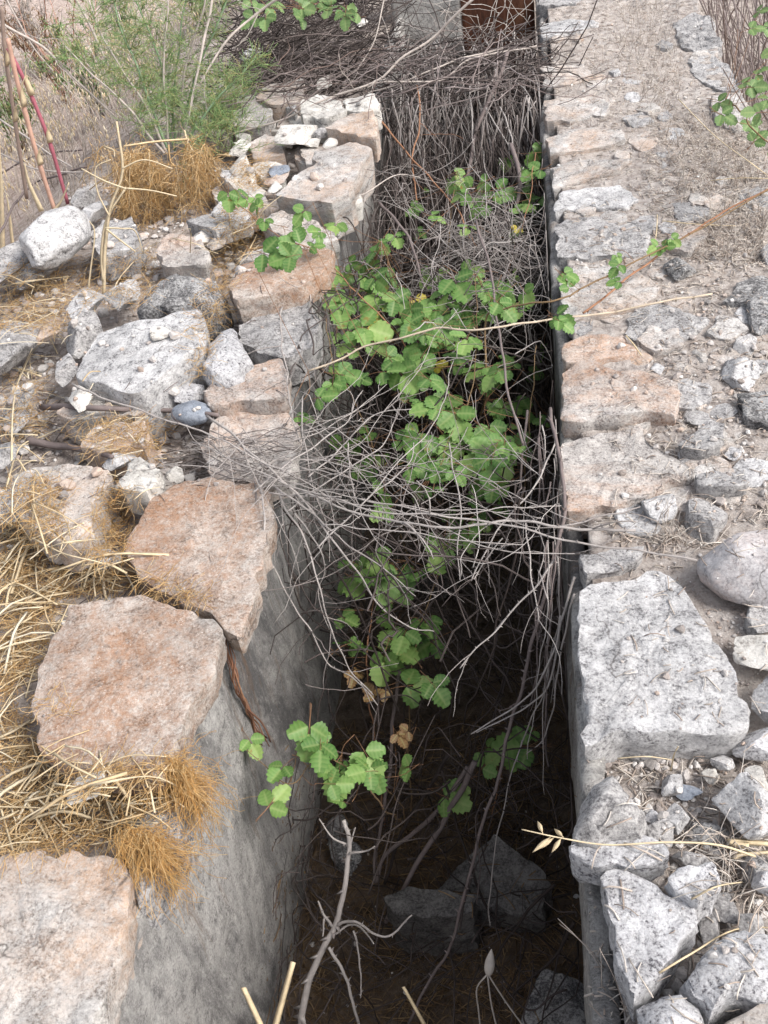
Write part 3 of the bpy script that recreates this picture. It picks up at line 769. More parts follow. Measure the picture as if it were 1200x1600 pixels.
block([(935, 1372), (958, 1360), (978, 1358), (1020, 1375), (1045, 1395), (1087, 1403), (1092, 1438), (1062, 1470), (1032, 1520), (987, 1562), (975, 1520), (950, 1430)], 0.03, 0.10, S_CRYST, 'big bright white triangular block at the right channel edge', rough=1.2)
block([(1043, 1372), (1060, 1356), (1112, 1348), (1128, 1378), (1086, 1402), (1056, 1390)], 0.05, 0.08, S_CRYST, 'white squarish rock touching the top of the triangular block', rough=1.4)
block([(1065, 1532), (1105, 1480), (1150, 1452), (1200, 1460), (1262, 1500), (1200, 1568), (1112, 1580), (1080, 1548)], 0.04, 0.12, S_CRYST, 'large white mottled boulder at the lower right picture edge', rough=1.6, dome=0.02, flare=0.1)
block([(1000, 1585), (1028, 1560), (1060, 1556), (1100, 1590), (1115, 1660), (990, 1660)], 0.02, 0.10, S_CRYST, 'white rounded rock cut by the bottom edge right of the channel', rough=1.4, dome=0.02)
block([(1122, 1605), (1200, 1562), (1270, 1560), (1270, 1660), (1120, 1660)], 0.03, 0.10, S_PINK, 'pinkish white rock in the bottom right corner', rough=1.4)
block([(1060, 695), (1088, 672), (1105, 655), (1132, 660), (1128, 690), (1095, 702)], 0.035, 0.06, S_GREY, 'grey wedge shaped rock on the soil right of the orange slabs', rough=1.2)
block([(1037, 385), (1052, 358), (1095, 350), (1105, 372), (1080, 392)], 0.01, 0.06, S_ORANGE, 'small rusty orange stone on the wall top behind the arching cane', rough=1.2)

# ---- loose rocks by bounding box
ROCKS = [
 ((38, 323, 138, 414), 0.02, S_WHITE, 'big rounded pale boulder at the left edge below the reeds', dict(hfac=0.8, sub=5, planes=30, seed=11, rough=0.05)),
 ((-20, 372, 52, 446), -0.03, S_GREY, 'pale wedge of rock leaning behind the rounded boulder', dict(hfac=0.6, seed=12)),
 ((18, 408, 88, 446), -0.03, S_GREY, 'flat grey stone below the rounded boulder', dict(hfac=0.35, seed=13)),
 ((104, 456, 158, 506), 0.03, S_WHITE, 'small two toned rock perched left of the largest left block', dict(hfac=0.7, seed=14)),
 ((102, 486, 166, 560), -0.02, S_GREY, 'grey shadowed rock leaning on the largest left block', dict(hfac=0.9, seed=15)),
 ((163, 432, 222, 482), 0.0, S_WHITE, 'whitish rock at the foot of the arched straw stem', dict(hfac=0.6, seed=16)),
 ((-15, 500, 58, 580), -0.02, S_GREY, 'mottled grey rock cut by the left edge beside a straw strip', dict(hfac=0.7, seed=17)),
 ((52, 500, 97, 534), 0.0, S_PINK, 'small flat tan stone beside the mottled grey rock', dict(hfac=0.4, seed=18)),
 ((88, 552, 124, 604), -0.01, S_GREY, 'upright grey stone against the lower left of the largest block', dict(hfac=0.8, seed=19)),
 ((266, 598, 322, 632), 0.0, S_CRYST, 'white crumbly rock just above the blue grey pebble', dict(hfac=0.7, seed=20)),
 ((266, 625, 334, 664), 0.0, S_BLUE, 'smooth blue grey pebble on the left wall', dict(hfac=0.6, seed=21, planes=28, rough=0.01)),
 ((104, 605, 148, 648), 0.04, S_CREAM, 'small white pointed rock lying on the pinkish flat stone', dict(hfac=0.8, seed=22)),
 ((-30, 755, 62, 818), -0.01, S_CRYST, 'bluish white rock at the left edge beside the pinkish slab', dict(hfac=0.5, seed=23)),
 ((160, 702, 214, 732), 0.0, S_WHITE, 'pale low stone behind the white blocky stone', dict(hfac=0.4, seed=24)),
 ((256, 730, 290, 754), 0.0, S_CREAM, 'small white stone beside the grey twig pile', dict(hfac=0.6, seed=25, sub=3)),
 ((148, 858, 190, 892), 0.0, S_WHITE, 'small pale stone in the orange fibres above the red slab', dict(hfac=0.6, seed=26, sub=3)),
 ((-25, 690, 24, 738), -0.02, S_GREY, 'pale grey rock on the left edge above the pinkish slab', dict(hfac=0.6, seed=27)),
 ((12, 606, 48, 644), -0.02, S_GREY, 'small grey stone under the long bent straw at the left edge', dict(hfac=0.6, seed=28)),
 ((2, 640, 42, 680), -0.03, S_GREY, 'lower of two small grey stones at the left edge', dict(hfac=0.6, seed=29)),
 ((118, 285, 153, 336), -0.05, S_GREY, 'grey rock below the crimson reed touching the rounded boulder', dict(hfac=0.8, seed=30)),
 ((134, 315, 164, 348), -0.03, S_WHITE, 'small pale shard between rounded boulder and bent golden reed', dict(hfac=0.7, seed=31)),
 ((300, 354, 336, 388), 0.01, S_CREAM, 'white stone right of the orange stained stone', dict(hfac=0.6, seed=32)),
 ((324, 364, 356, 390), 0.01, S_PINK, 'pinkish stone below the thin grey shard', dict(hfac=0.5, seed=33, sub=3)),
 ((358, 222, 392, 244), 0.03, S_CREAM, 'white stone right of the green feathery plant, upper of two', dict(hfac=0.6, seed=34, sub=3)),
 ((360, 240, 394, 278), 0.02, S_CREAM, 'white stone right of the green feathery plant, lower of two', dict(hfac=0.7, seed=35, sub=3)),
 ((430, 196, 492, 230), 0.06, S_CREAM, 'white angular rock in the gap of the far left wall', dict(hfac=0.6, seed=36)),
 ((486, 199, 512, 216), 0.07, S_GREY, 'small squared grey stone in the far left wall gap', dict(hfac=0.6, seed=37, sub=3)),
 ((504, 216, 528, 233), 0.07, S_CREAM, 'small rounded white stone against the far pale slab', dict(hfac=0.6, seed=38, sub=3)),
 ((473, 214, 502, 231), 0.05, S_CREAM, 'low cream stone between two small far stones', dict(hfac=0.5, seed=39, sub=3)),
 ((418, 256, 454, 276), 0.03, S_BLUE, 'bluish flat chip beside the far pale slab', dict(hfac=0.3, seed=40, sub=3)),
 ((414, 268, 450, 288), 0.02, S_ORANGE, 'pink brown flat chip below the bluish chip', dict(hfac=0.3, seed=41, sub=3)),
 ((418, 284, 440, 304), 0.03, S_CREAM, 'small white stone left of the far pale slab', dict(hfac=0.6, seed=42, sub=3)),
 ((488, 118, 518, 140), 0.06, S_CREAM, 'pale stone under twigs at the far end of the left wall', dict(hfac=0.6, seed=43, sub=3)),
 ((374, 74, 406, 106), 0.0, S_WHITE, 'lone white stone among the far brush', dict(hfac=0.7, seed=44, sub=3)),
 ((556, 28, 576, 44), 0.08, S_CREAM, 'white chip resting on the far brush heap', dict(hfac=0.5, seed=45, sub=3)),
 ((104, 1207, 166, 1254), 0.055, S_CREAM, 'white lump lying in the straw on the left wall', dict(hfac=0.5, seed=46)),
 ((1093, 826, 1290, 955), -0.03, S_BOULDER, 'large smooth grey boulder at the right picture edge', dict(hfac=0.75, sub=5, seed=47, planes=26, rough=0.03)),
 ((1066, 776, 1136, 856), -0.04, S_GREY, 'rough grey rock left above the smooth boulder', dict(hfac=0.8, seed=48)),
 ((1000, 766, 1058, 822), -0.02, S_WHITE, 'white faced rock beside the right wall twig ends', dict(hfac=0.7, seed=49)),
 ((1085, 925, 1172, 1022), -0.07, S_DARK, 'earthy dark lump between white slab and smooth boulder', dict(hfac=0.5, seed=50)),
 ((1162, 934, 1222, 1000), -0.02, S_GREY, 'bluish grey rock under the smooth boulder', dict(hfac=0.7, seed=51)),
 ((1148, 994, 1250, 1064), -0.02, S_CREAM, 'cream rock at the right edge below the smooth boulder', dict(hfac=0.5, seed=52)),
 ((1172, 1058, 1260, 1140), -0.03, S_WHITE, 'pale rock at the right edge beside the white slab corner', dict(hfac=0.6, seed=53)),
 ((1143, 1138, 1240, 1192), -0.04, S_CRYST, 'bright white rock just below the white slab corner', dict(hfac=0.5, seed=54)),
 ((1114, 1210, 1240, 1318), -0.05, S_WHITE, 'big pale rock at the right edge among pebbles', dict(hfac=0.7, sub=5, seed=55)),
 ((1088, 1415, 1128, 1478), -0.06, S_GREY, 'narrow grey rock right of the triangular block', dict(hfac=0.9, seed=56)),
 ((1150, 1428, 1194, 1470), -0.04, S_GREY, 'small grey rock above the large white mottled boulder', dict(hfac=0.7, seed=57)),
 ((1108, 1396, 1154, 1450), -0.06, S_GREY, 'shadowed grey rock behind the narrow grey rock', dict(hfac=0.7, seed=58)),
 ((1050, 1328, 1112, 1362), -0.05, S_GREY, 'flat grey stone behind the white squarish rock', dict(hfac=0.5, seed=59)),
 ((1160, 1336, 1230, 1386), -0.05, S_DARK, 'dark stone under dry straw at the right edge', dict(hfac=0.6, seed=60)),
 ((1174, 1360, 1230, 1400), -0.03, S_CRYST, 'white speckled stone at the right edge below the straw bundle', dict(hfac=0.6, seed=61)),
 ((1072, 1278, 1142, 1326), -0.07, S_DARK, 'grey half buried stone under the dry sprig stem', dict(hfac=0.5, seed=62)),
 ((1034, 1256, 1078, 1302), -0.04, S_WHITE, 'rounded whitish stone right of the peaked rock', dict(hfac=0.8, seed=63)),
 ((1032, 1210, 1068, 1244), -0.05, S_WHITE, 'squarish pale stone in gravel below the white slab', dict(hfac=0.7, seed=64, sub=3)),
 ((1050, 1226, 1098, 1252), -0.06, S_BLUE, 'bluish flat stone in the right gravel', dict(hfac=0.4, seed=65, sub=3)),
 ((1110, 1178, 1148, 1206), -0.05, S_WHITE, 'small pale stone under the white slab near the right edge', dict(hfac=0.6, seed=66, sub=3)),
 ((1096, 1200, 1122, 1224), -0.05, S_CREAM, 'small cream stone left of the big pale rock', dict(hfac=0.6, seed=67, sub=3)),
 ((1164, 1196, 1198, 1238), -0.01, S_CREAM, 'small cream stone resting on the big pale rock', dict(hfac=0.6, seed=68, sub=3)),
 ((1002, 1264, 1030, 1292), -0.04, S_CRYST, 'small white stone against the peaked rock', dict(hfac=0.7, seed=69, sub=3)),
 ((918, 1190, 944, 1212), -0.04, S_CREAM, 'small white stone at the channel edge below the white slab', dict(hfac=0.6, seed=70, sub=3)),
 ((1000, 1282, 1052, 1330), -0.03, S_GREY, 'pale tan stone between peaked rock and jutting slab', dict(hfac=0.6, seed=71)),
 ((1128, 560, 1188, 612), -0.02, S_WHITE, 'white oval rock on the wall top near the right edge', dict(hfac=0.6, seed=72)),
 ((1143, 524, 1182, 558), -0.02, S_GREY, 'grey rounded stone behind the white oval rock', dict(hfac=0.7, seed=73)),
 ((1068, 602, 1110, 636), -0.03, S_WHITE, 'pale stone right of the clean orange and white slab', dict(hfac=0.5, seed=74)),
 ((1062, 638, 1108, 676), -0.03, S_GREY, 'grey stone between orange slab and wedge rock', dict(hfac=0.5, seed=75)),
 ((1105, 630, 1154, 668), -0.03, S_GREY, 'pale stone behind the wedge shaped rock', dict(hfac=0.5, seed=76)),
 ((1078, 546, 1114, 578), -0.03, S_PINK, 'small tan stone on the wall top soil', dict(hfac=0.6, seed=77, sub=3)),
 ((1016, 566, 1038, 588), -0.02, S_WHITE, 'small white stone behind the clean orange and white slab', dict(hfac=0.6, seed=78, sub=3)),
 ((1132, 698, 1158, 724), -0.02, S_CRYST, 'small bright white pebble on the wall top', dict(hfac=0.7, seed=79, sub=3)),
 ((1168, 462, 1240, 528), -0.03, S_DARK, 'dark grey rock at the right edge of the wall top', dict(hfac=0.5, seed=80)),
 ((1038, 398, 1088, 444), -0.03, S_DARK, 'dark stone with white patch beside the arching cane', dict(hfac=0.7, seed=81)),
 ((1190, 380, 1225, 412), -0.02, S_GREY, 'small grey stone far up at the right edge', dict(hfac=0.6, seed=82, sub=3)),
 # channel bed
 ((812, 1535, 935, 1640), -1.02, S_DARK, 'grey rock at the bottom edge against the right channel face', dict(hfac=0.6, seed=85)),
 ((513, 1312, 566, 1368), -1.0, S_DARK, 'small pale rock on the channel bed at the left face', dict(hfac=0.8, seed=86)),
 ((508, 1272, 544, 1314), -1.0, S_GREY, 'smaller rock behind the pale one at the left face', dict(hfac=0.8, seed=87, sub=3)),
 ((640, 890, 720, 940), -1.0, S_BED, 'dark rock deep in the channel under the bramble leaves', dict(hfac=0.6, seed=88)),
]
for bb, z, mt, lb, kw in ROCKS:
    rock('rock', bb, z, mt, lb, **kw)

block([(668, 1398), (715, 1352), (772, 1302), (815, 1338), (862, 1378), (850, 1432), (800, 1428), (735, 1420)], -0.86, 0.22, S_BED, 'large peaked dark rock on the channel bed', tilt=(0.05, 0.75), rough=1.2)
block([(596, 1402), (640, 1384), (745, 1398), (738, 1424), (690, 1430), (618, 1428)], -0.80, 0.24, S_BED, 'blocky grey rock on the channel bed left of the peaked one', tilt=(0.0, 0.12), rough=1.2)

# a chip on the large left block
o = slab('rock', [(233, 514), (240, 508), (258, 510), (270, 517), (250, 526), (234, 527)], 0.135, 0.012, S_CREAM, None, rough=0.3, spacing=0.006, bevel=0.003)
tag(o, 'thin bright white chip on top of the largest left block', 'rock')

# ---- sluice plate across the far end
YG = 5.9
gate = empty('sluice_gate', (-0.35, YG, -1.0))
tag(gate, 'rust brown plate with grey upright closing the far end of the channel', 'gate')
def boxv(x0, x1, y0, y1, z0, z1):
    v = np.array([(x, y, z) for z in (z0, z1) for y in (y0, y1) for x in (x0, x1)], float)
    return v, [(0, 2, 3, 1), (4, 5, 7, 6), (0, 1, 5, 4), (2, 6, 7, 3), (0, 4, 6, 2), (1, 3, 7, 5)]
def panel(x0, x1, y0, y1, z0, z1, seed, amp=0.012):
    us = np.linspace(0, 1, 20); vs = np.linspace(0, 1, 40)
    U, Vv = np.meshgrid(us, vs); U = U.ravel(); Vv = Vv.ravel()
    fr = np.stack([x0 + (x1 - x0) * U, np.full_like(U, y0), z0 + (z1 - z0) * Vv], -1)
    fr[:, 1] += amp * fbm(fr, 6, 4, seed)
    bk = fr.copy(); bk[:, 1] = y1
    n = 20; m = 40; i, j = np.meshgrid(np.arange(n - 1), np.arange(m - 1)); b = (j * n + i).ravel()
    q = np.stack([b, b + 1, b + 1 + n, b + n], -1).tolist(); N = n * m
    q += [(a + N, d + N, c_ + N, b_ + N) for a, b_, c_, d in q]
    per = list(range(n)) + [n * k + n - 1 for k in range(1, m)] + [n * (m - 1) + k for k in range(n - 2, -1, -1)] + [n * k for k in range(m - 2, 0, -1)]
    for a, b_ in zip(per, per[1:] + per[:1]): q.append((a, a + N, b_ + N, b_))
    return np.vstack([fr, bk]), q
v, f = panel(-0.39, 0.0, YG, YG + 0.03, -1.0, 0.55, 5); obj('plate', v, f, M_RUST, gate, solid=True)
v, f = panel(-0.76, -0.395, YG - 0.04, YG + 0.1, -1.0, 0.6, 6); obj('upright', v, f, M_PLASTER, gate, solid=True)

# ------------------------------------------------------------------ scattering on what is built so far
_V = []; _F = []; _o = 0; _fb = 0
for k_, (v_, f_) in enumerate(SOLID):
    if k_ == N_BASE: _fb = len(_F)
    _V.append(np.asarray(v_)); 
    for t_ in f_: _F.append(tuple(int(a) + _o for a in t_))
    _o += len(v_)
BVH = BVHTree.FromPolygons([tuple(x) for x in np.concatenate(_V).tolist()], _F)
EV = Vector(EYE); on_stone = [False]
def cast(px, py):
    d = Vector(ray(px, py)).normalized()
    h = BVH.ray_cast(EV, d)
    if h[0] is None: return None, None
    on_stone[0] = h[2] >= _fb
    return np.array(h[0]), np.array(h[1])
def drop(x, y, top=1.2):
    h = BVH.ray_cast(Vector((x, y, top)), Vector((0, 0, -1)))
    return h[0].z if h[0] is not None else -1.0
def inpoly(x, y, poly):
    c = False; j = len(poly) - 1
    for i in range(len(poly)):
        xi, yi = poly[i]; xj, yj = poly[j]
        if (yi > y) != (yj > y) and x < (xj - xi) * (y - yi) / (yj - yi) + xi: c = not c
        j = i
    return c
def pick(rng, poly):
    xs_ = [p[0] for p in poly]; ys_ = [p[1] for p in poly]
    while True:
        x = rng.uniform(min(xs_), max(xs_)); y = rng.uniform(min(ys_), max(ys_))
        if inpoly(x, y, poly): return x, y
def rv(rng, s=1.0): return np.array([rng.gauss(0, s), rng.gauss(0, s), rng.gauss(0, s)])

# ---- gravel
PEB = [rock_shape(1 if k < 5 else 2, 900 + k, 9) for k in range(8)]
def lump(mb, p, r, rng):
    v, f = PEB[rng.randrange(5)] if r < 0.009 else PEB[5 + rng.randrange(3)]
    a = rng.uniform(0, 6.28); ca, sa = math.cos(a), math.sin(a)
    s = np.array([r, r * rng.uniform(0.6, 1.0), r * rng.uniform(0.45, 0.8)])
    w = v * s
    w = np.stack([w[:, 0] * ca - w[:, 1] * sa, w[:, 0] * sa + w[:, 1] * ca, w[:, 2]], -1) + p
    mb.add(w, None, f)
def gravel(name, polys, label, seed, mat=None, keep=0.1):
    rng = random.Random(seed); mb = MB()
    for poly, n, r0, r1 in polys:
        for _ in range(n):
            x, y = pick(rng, poly); p, nn = cast(x, y)
            if p is None or nn[2] < 0.3 or (on_stone[0] and rng.random() > keep): continue
            r = r0 * (r1 / r0) ** (rng.random() ** 2.2)
            lump(mb, p + np.array([0, 0, r * 0.25]), r, rng)
    o = mb.build(name, mat or M_PEBBLE, smooth=False); tag(o, label, 'gravel', kind='stuff')
WALLTOP = [(870, 340), (1010, 120), (1100, 90), (1200, 250), (1200, 820), (1080, 860), (1000, 800), (960, 660), (900, 540)]
gravel('gravel', [
    ([(990, 470), (1200, 430), (1200, 760), (1100, 800), (1020, 760), (1000, 600)], 700, 0.002, 0.014),
    ([(860, 200), (1180, 200), (1200, 460), (880, 470)], 1300, 0.002, 0.010),
    ([(845, 0), (1090, 0), (1150, 180), (860, 200)], 800, 0.003, 0.011),
    ([(915, 1165), (1170, 1140), (1200, 1330), (1040, 1330), (1010, 1250), (930, 1215)], 520, 0.002, 0.013),
    ([(1040, 1330), (1200, 1330), (1200, 1560), (1090, 1500)], 220, 0.002, 0.012),
    ([(1000, 790), (1110, 800), (1090, 900), (1030, 890)], 120, 0.002, 0.009),
    ([(1070, 900), (1180, 960), (1200, 1140), (1150, 1060)], 140, 0.002, 0.009),
], 'loose pale gravel and grit on the right wall top', 1)
gravel('gravel', [
    ([(360, 210), (560, 200), (520, 330), (330, 420), (330, 330)], 330, 0.003, 0.022),
    ([(0, 420), (330, 420), (330, 700), (0, 720)], 420, 0.003, 0.020),
    ([(320, 500), (450, 480), (460, 760), (250, 760)], 260, 0.002, 0.012),
    ([(100, 280), (330, 330), (330, 440), (140, 440)], 200, 0.004, 0.02),
    ([(0, 700), (200, 700), (200, 900), (0, 900)], 120, 0.002, 0.012),
], 'small stones and grit packed between the left rubble blocks', 2)
gravel('gravel', [([(480, 1250), (900, 1200), (910, 1600), (430, 1600)], 70, 0.003, 0.014)], 'scattered grit on the dark channel bed', 3)

gravel('rubble', [
    ([(0, 420), (330, 420), (330, 760), (0, 800)], 640, 0.009, 0.034),
    ([(130, 290), (420, 250), (400, 440), (150, 450)], 420, 0.010, 0.034),
    ([(330, 440), (480, 420), (470, 760), (250, 760)], 130, 0.008, 0.026),
    ([(350, 130), (590, 130), (560, 330), (350, 340)], 170, 0.012, 0.036),
    ([(0, 700), (200, 720), (180, 880), (0, 860)], 60, 0.010, 0.028),
], 'broken grey and white rubble filling the gaps in the left bank', 7, None, 0.15)
gravel('rubble', [
    ([(1000, 500), (1200, 440), (1200, 860), (1010, 830)], 90, 0.008, 0.022),
    ([(930, 1170), (1190, 1150), (1200, 1340), (1010, 1340)], 120, 0.007, 0.02),
    ([(1050, 1340), (1200, 1340), (1200, 1600), (1000, 1600)], 110, 0.008, 0.024),
], 'broken chips of pale stone between the right hand rocks', 8, None, 0.05)

# the same grit goes on where the photograph's frame ends
rng = random.Random(9); mb = MB(); mb2 = MB()
for _ in range(1500):
    x, y = rng.uniform(0.1, 0.74), rng.uniform(0.0, 3.0)
    if rng.random() < 0.3: x, y = rng.uniform(-2.2, -0.95), rng.uniform(0.2, 2.2)
    z = drop(x, y); r = 0.002 * 8 ** (rng.random() ** 1.8); lump(mb, np.array([x, y, z + r * .25]), r, rng)
for _ in range(1200):
    x, y = rng.uniform(0.1, 0.74), rng.uniform(0.0, 3.0); z = drop(x, y); a = rng.uniform(0, 6.28); L = rng.uniform(.008, .04)
    d = np.array([math.cos(a), math.sin(a), 0]); p = np.array([x, y, z + .003]); mb2.tube(spline([p - d * L / 2, p + rv(rng, .002), p + d * L / 2], 4), rng.uniform(.0006, .0014), 3)
tag(mb.build('gravel', M_PEBBLE, smooth=False), 'scattered small stones along the outer wall tops', 'gravel', kind='stuff')
tag(mb2.build('straw_litter', M_LITTER), 'short straw bits along the outer right wall top', 'litter', kind='stuff')

# ---- litter: short bits of straw and twig lying flat
def litter(name, polys, mat, label, seed, r=(0.0006, 0.0013)):
    rng = random.Random(seed); mb = MB()
    for poly, n, l0, l1 in polys:
        for _ in range(n):
            x, y = pick(rng, poly); p, nn = cast(x, y)
            if p is None or (on_stone[0] and rng.random() < 0.95): continue
            L = rng.uniform(l0, l1) ** 1.0; a = rng.uniform(0, 6.28)
            d = np.array([math.cos(a), math.sin(a), rng.uniform(-0.12, 0.25)])
            d -= nn * (d @ nn) * 0.9
            bend = rv(rng, 0.12) * L
            pts = [p - d * L / 2, p + bend * 0.5 + nn * 0.003, p + d * L / 2]
            mb.tube(spline(np.array(pts) + nn * 0.002, 4), rng.uniform(*r), 3)
    return tag(mb.build(name, mat), label, 'litter', kind='stuff')
litter('straw_litter', [
    ([(850, 0), (1090, 0), (1190, 220), (1200, 460), (1000, 460), (865, 330)], 2600, 0.006, 0.032),
    ([(1000, 180), (1200, 200), (1200, 420), (1020, 400)], 1100, 0.01, 0.05),
    ([(990, 470), (1200, 450), (1200, 820), (1010, 800)], 700, 0.006, 0.035),
    ([(1000, 690), (1120, 700), (1140, 850), (990, 880), (940, 820)], 420, 0.015, 0.06),
    ([(930, 1170), (1200, 1150), (1200, 1600), (930, 1600)], 800, 0.012, 0.07),
    ([(905, 890), (1090, 880), (1170, 1090), (910, 1160)], 60, 0.01, 0.04),
], M_LITTER, 'bleached straw bits scattered over the right wall top', 4, (0.0007, 0.0018))
litter('twig_litter', [
    ([(0, 400), (450, 400), (450, 760), (0, 760)], 800, 0.015, 0.07),
    ([(330, 120), (600, 120), (560, 340), (330, 400)], 500, 0.015, 0.08),
    ([(0, 700), (260, 700), (330, 940), (0, 940)], 300, 0.015, 0.06),
], M_TWIGD, 'broken bits of dark twig among the left rubble', 5)
litter('bed_litter', [([(440, 1150), (900, 1100), (905, 1600), (400, 1600)], 2200, 0.02, 0.12)], M_FUZZD, 'brown dead grass and twig bits covering the channel bed', 6, (0.0006, 0.0018))

# ------------------------------------------------------------------ thorny canes
def wiggle(pts, amp, seed, freq=9):
    p = np.asarray(pts, float); g = random.Random(seed)
    s = np.concatenate([[0], np.cumsum(np.sqrt((np.diff(p, axis=0) ** 2).sum(1)))])
    off = np.zeros_like(p)
    for m_, w_ in ((0.7, 0.62), (1.7, 0.32), (3.9, 0.16)):
        ph = np.array([g.uniform(0, 6.28) for _ in range(3)]); fq = np.array([g.uniform(.7, 1.3) for _ in range(3)])
        off += w_ * np.sin(s[:, None] * freq * m_ * fq * 2.2 + ph)
    return p + off * amp
def cane_mesh(mb, pts, r0, r1, rng, thorns=True, sides=5, tgap=0.022):
    n = len(pts); r = np.linspace(r0, r1, n)
    mb.tube(pts, r, sides)
    if thorns:
        s = np.concatenate([[0], np.cumsum(np.linalg.norm(np.diff(pts, axis=0), axis=1))])
        x = rng.uniform(0, tgap)
        while x < s[-1]:
            k = min(int(np.searchsorted(s, x)), n - 2); k = max(k, 1)
            t = pts[k + 1] - pts[k - 1]; t /= np.linalg.norm(t) + 1e-9
            sd_ = rv(rng); sd_ -= t * (sd_ @ t); sd_ /= np.linalg.norm(sd_) + 1e-9
            d = sd_ - t * 0.45; d /= np.linalg.norm(d)
            rr = r[k]
            mb.cone(pts[k] + sd_ * rr * 0.6, d, rr * 0.9 + 0.0003, rr * rng.uniform(1.8, 2.8) + 0.0025, t)
            x += tgap * rng.uniform(0.5, 1.6)
def branch(rng, pts, L, spread=0.7, droop=0.2):
    """a side shoot from somewhere along pts"""
    k = rng.randrange(len(pts) // 4, len(pts) - 1)
    t = pts[min(k + 1, len(pts) - 1)] - pts[k - 1]; t /= np.linalg.norm(t) + 1e-9
    d = t + rv(rng, spread); d /= np.linalg.norm(d)
    p0 = pts[k]; b = [p0]
    m = 7
    for i in range(m):
        d = d + rv(rng, 0.16) + np.array([0, 0, -droop / m]); d /= np.linalg.norm(d)
        b.append(b[-1] + d * L / m)
    return np.array(b)

def px_cane(spec):
    return np.array([in_channel(a, b, z) for a, b, z in spec])

# the dead bramble sprawling from the left wall across the channel: traced canes, each a part
dead = empty('dead_bramble', P(420, 735, 0.02))
tag(dead, 'dead thorny grey bramble sprawling from the left wall across the channel', 'bramble')
rng = random.Random(31)
TRACED = [
 ([(110, 600, .14), (200, 635, .13), (300, 670, .12), (400, 715, .09), (475, 748, .06), (560, 815, 0.0)], .0035, .0016),
 ([(470, 770, .05), (560, 800, .05), (640, 815, .06), (700, 828, .06), (790, 817, .06), (870, 820, .06), (990, 828, .055)], .0030, .0042),
 ([(300, 690, .07), (420, 745, .07), (560, 790, .08), (680, 808, .08), (800, 822, .07), (950, 855, .05), (1090, 878, .045)], .0022, .0032),
 ([(260, 725, .05), (380, 735, .06), (470, 760, .06), (600, 785, .05), (720, 798, .03), (850, 810, .02)], .0018, .0014),
 ([(420, 770, .05), (520, 780, .05), (640, 805, .05), (760, 852, .04), (870, 865, .03), (905, 868, .03)], .0020, .0015),
 ([(320, 650, .07), (400, 710, .08), (450, 760, .06), (520, 845, -.03), (565, 895, -.1), (590, 940, -.16), (640, 985, -.22), (675, 990, -.24)], .0042, .0016),
 ([(410, 740, .05), (470, 790, .04), (540, 850, -.05), (600, 885, -.12), (648, 928, -.16)], .0034, .0014),
 ([(405, 750, .04), (412, 820, .02), (420, 870, -.05), (455, 935, -.16), (490, 990, -.24), (510, 1035, -.3), (550, 1065, -.35), (592, 1102, -.4)], .0032, .0018),
 ([(430, 760, .04), (478, 850, -.03), (500, 930, -.12), (520, 980, -.2), (545, 1040, -.3), (580, 1085, -.38)], .0030, .0018),
 ([(460, 800, .02), (505, 880, -.1), (500, 930, -.2), (515, 980, -.28)], .0026, .0015),
 ([(480, 745, .03), (530, 705, .04), (580, 650, .05), (640, 640, .05)], .0026, .0016),
 ([(440, 690, .06), (505, 672, .06), (560, 640, .04), (600, 600, .02)], .0022, .0012),
 ([(450, 800, .03), (530, 740, .04), (600, 690, .03), (625, 640, .02)], .0024, .0014),
 ([(470, 620, .08), (478, 690, .05), (490, 760, 0), (510, 830, -.08), (515, 880, -.14)], .0022, .0012),
 ([(545, 690, .03), (552, 760, .02), (575, 830, -.02), (612, 872, -.08)], .0022, .0012),
 ([(700, 690, .02), (720, 780, .02), (714, 860, -.03), (716, 905, -.06)], .0024, .0016),
 ([(870, 690, .03), (830, 760, .03), (780, 830, .0), (738, 910, -.06)], .0026, .0020),
 ([(785, 840, .0), (755, 880, -.04), (738, 908, -.06)], .0020, .0016),
 ([(870, 870, .02), (845, 910, -.02), (800, 955, -.06), (760, 1000, -.1), (720, 1047, -.14)], .0034, .0018),
 ([(825, 820, .06), (830, 890, .03), (838, 950, .0), (838, 968, -.01)], .0022, .0014),
 ([(560, 780, .06), (700, 800, .07), (815, 795, .07), (880, 790, .05)], .0020, .0014),
 ([(500, 820, .04), (620, 830, .05), (720, 845, .06), (820, 850, .05)], .0020, .0014),
 ([(430, 715, .07), (520, 725, .06), (630, 760, .06), (680, 836, .03)], .0018, .0012),
 ([(690, 705, .05), (760, 745, .06), (850, 800, .05), (930, 825, .05)], .0016, .0012),
 ([(560, 800, .05), (590, 760, .08), (640, 700, .1), (690, 640, .1), (710, 560, .08)], .0020, .0012),
 ([(440, 480, .09), (443, 560, .07), (452, 620, .06), (470, 690, .04)], .0030, .0022),
 ([(492, 400, .08), (486, 470, .06), (500, 510, .04)], .0030, .0022),
 ([(500, 860, -.02), (570, 780, .02), (640, 720, .05), (650, 690, .05)], .0026, .0016),
 ([(395, 770, .05), (440, 735, .07), (500, 690, .07), (540, 660, .05), (565, 610, .03)], .0030, .0016),
]
for k, (sp, r0, r1) in enumerate(TRACED):
    pts = spline(px_cane(sp), 46); pts = wiggle(pts, 0.006, 50 + k)
    r0 *= .8; r1 *= .75
    mb = MB(); cane_mesh(mb, pts, r0, r1, rng, True, 5, 0.02)
    for _ in range(rng.choice([2, 3, 3, 4])):
        b = branch(rng, pts, rng.uniform(0.05, 0.2)); cane_mesh(mb, b, r1 * 0.8, r1 * 0.45, rng, True, 4, 0.025)
    mb.build('cane', M_TWIG, dead)
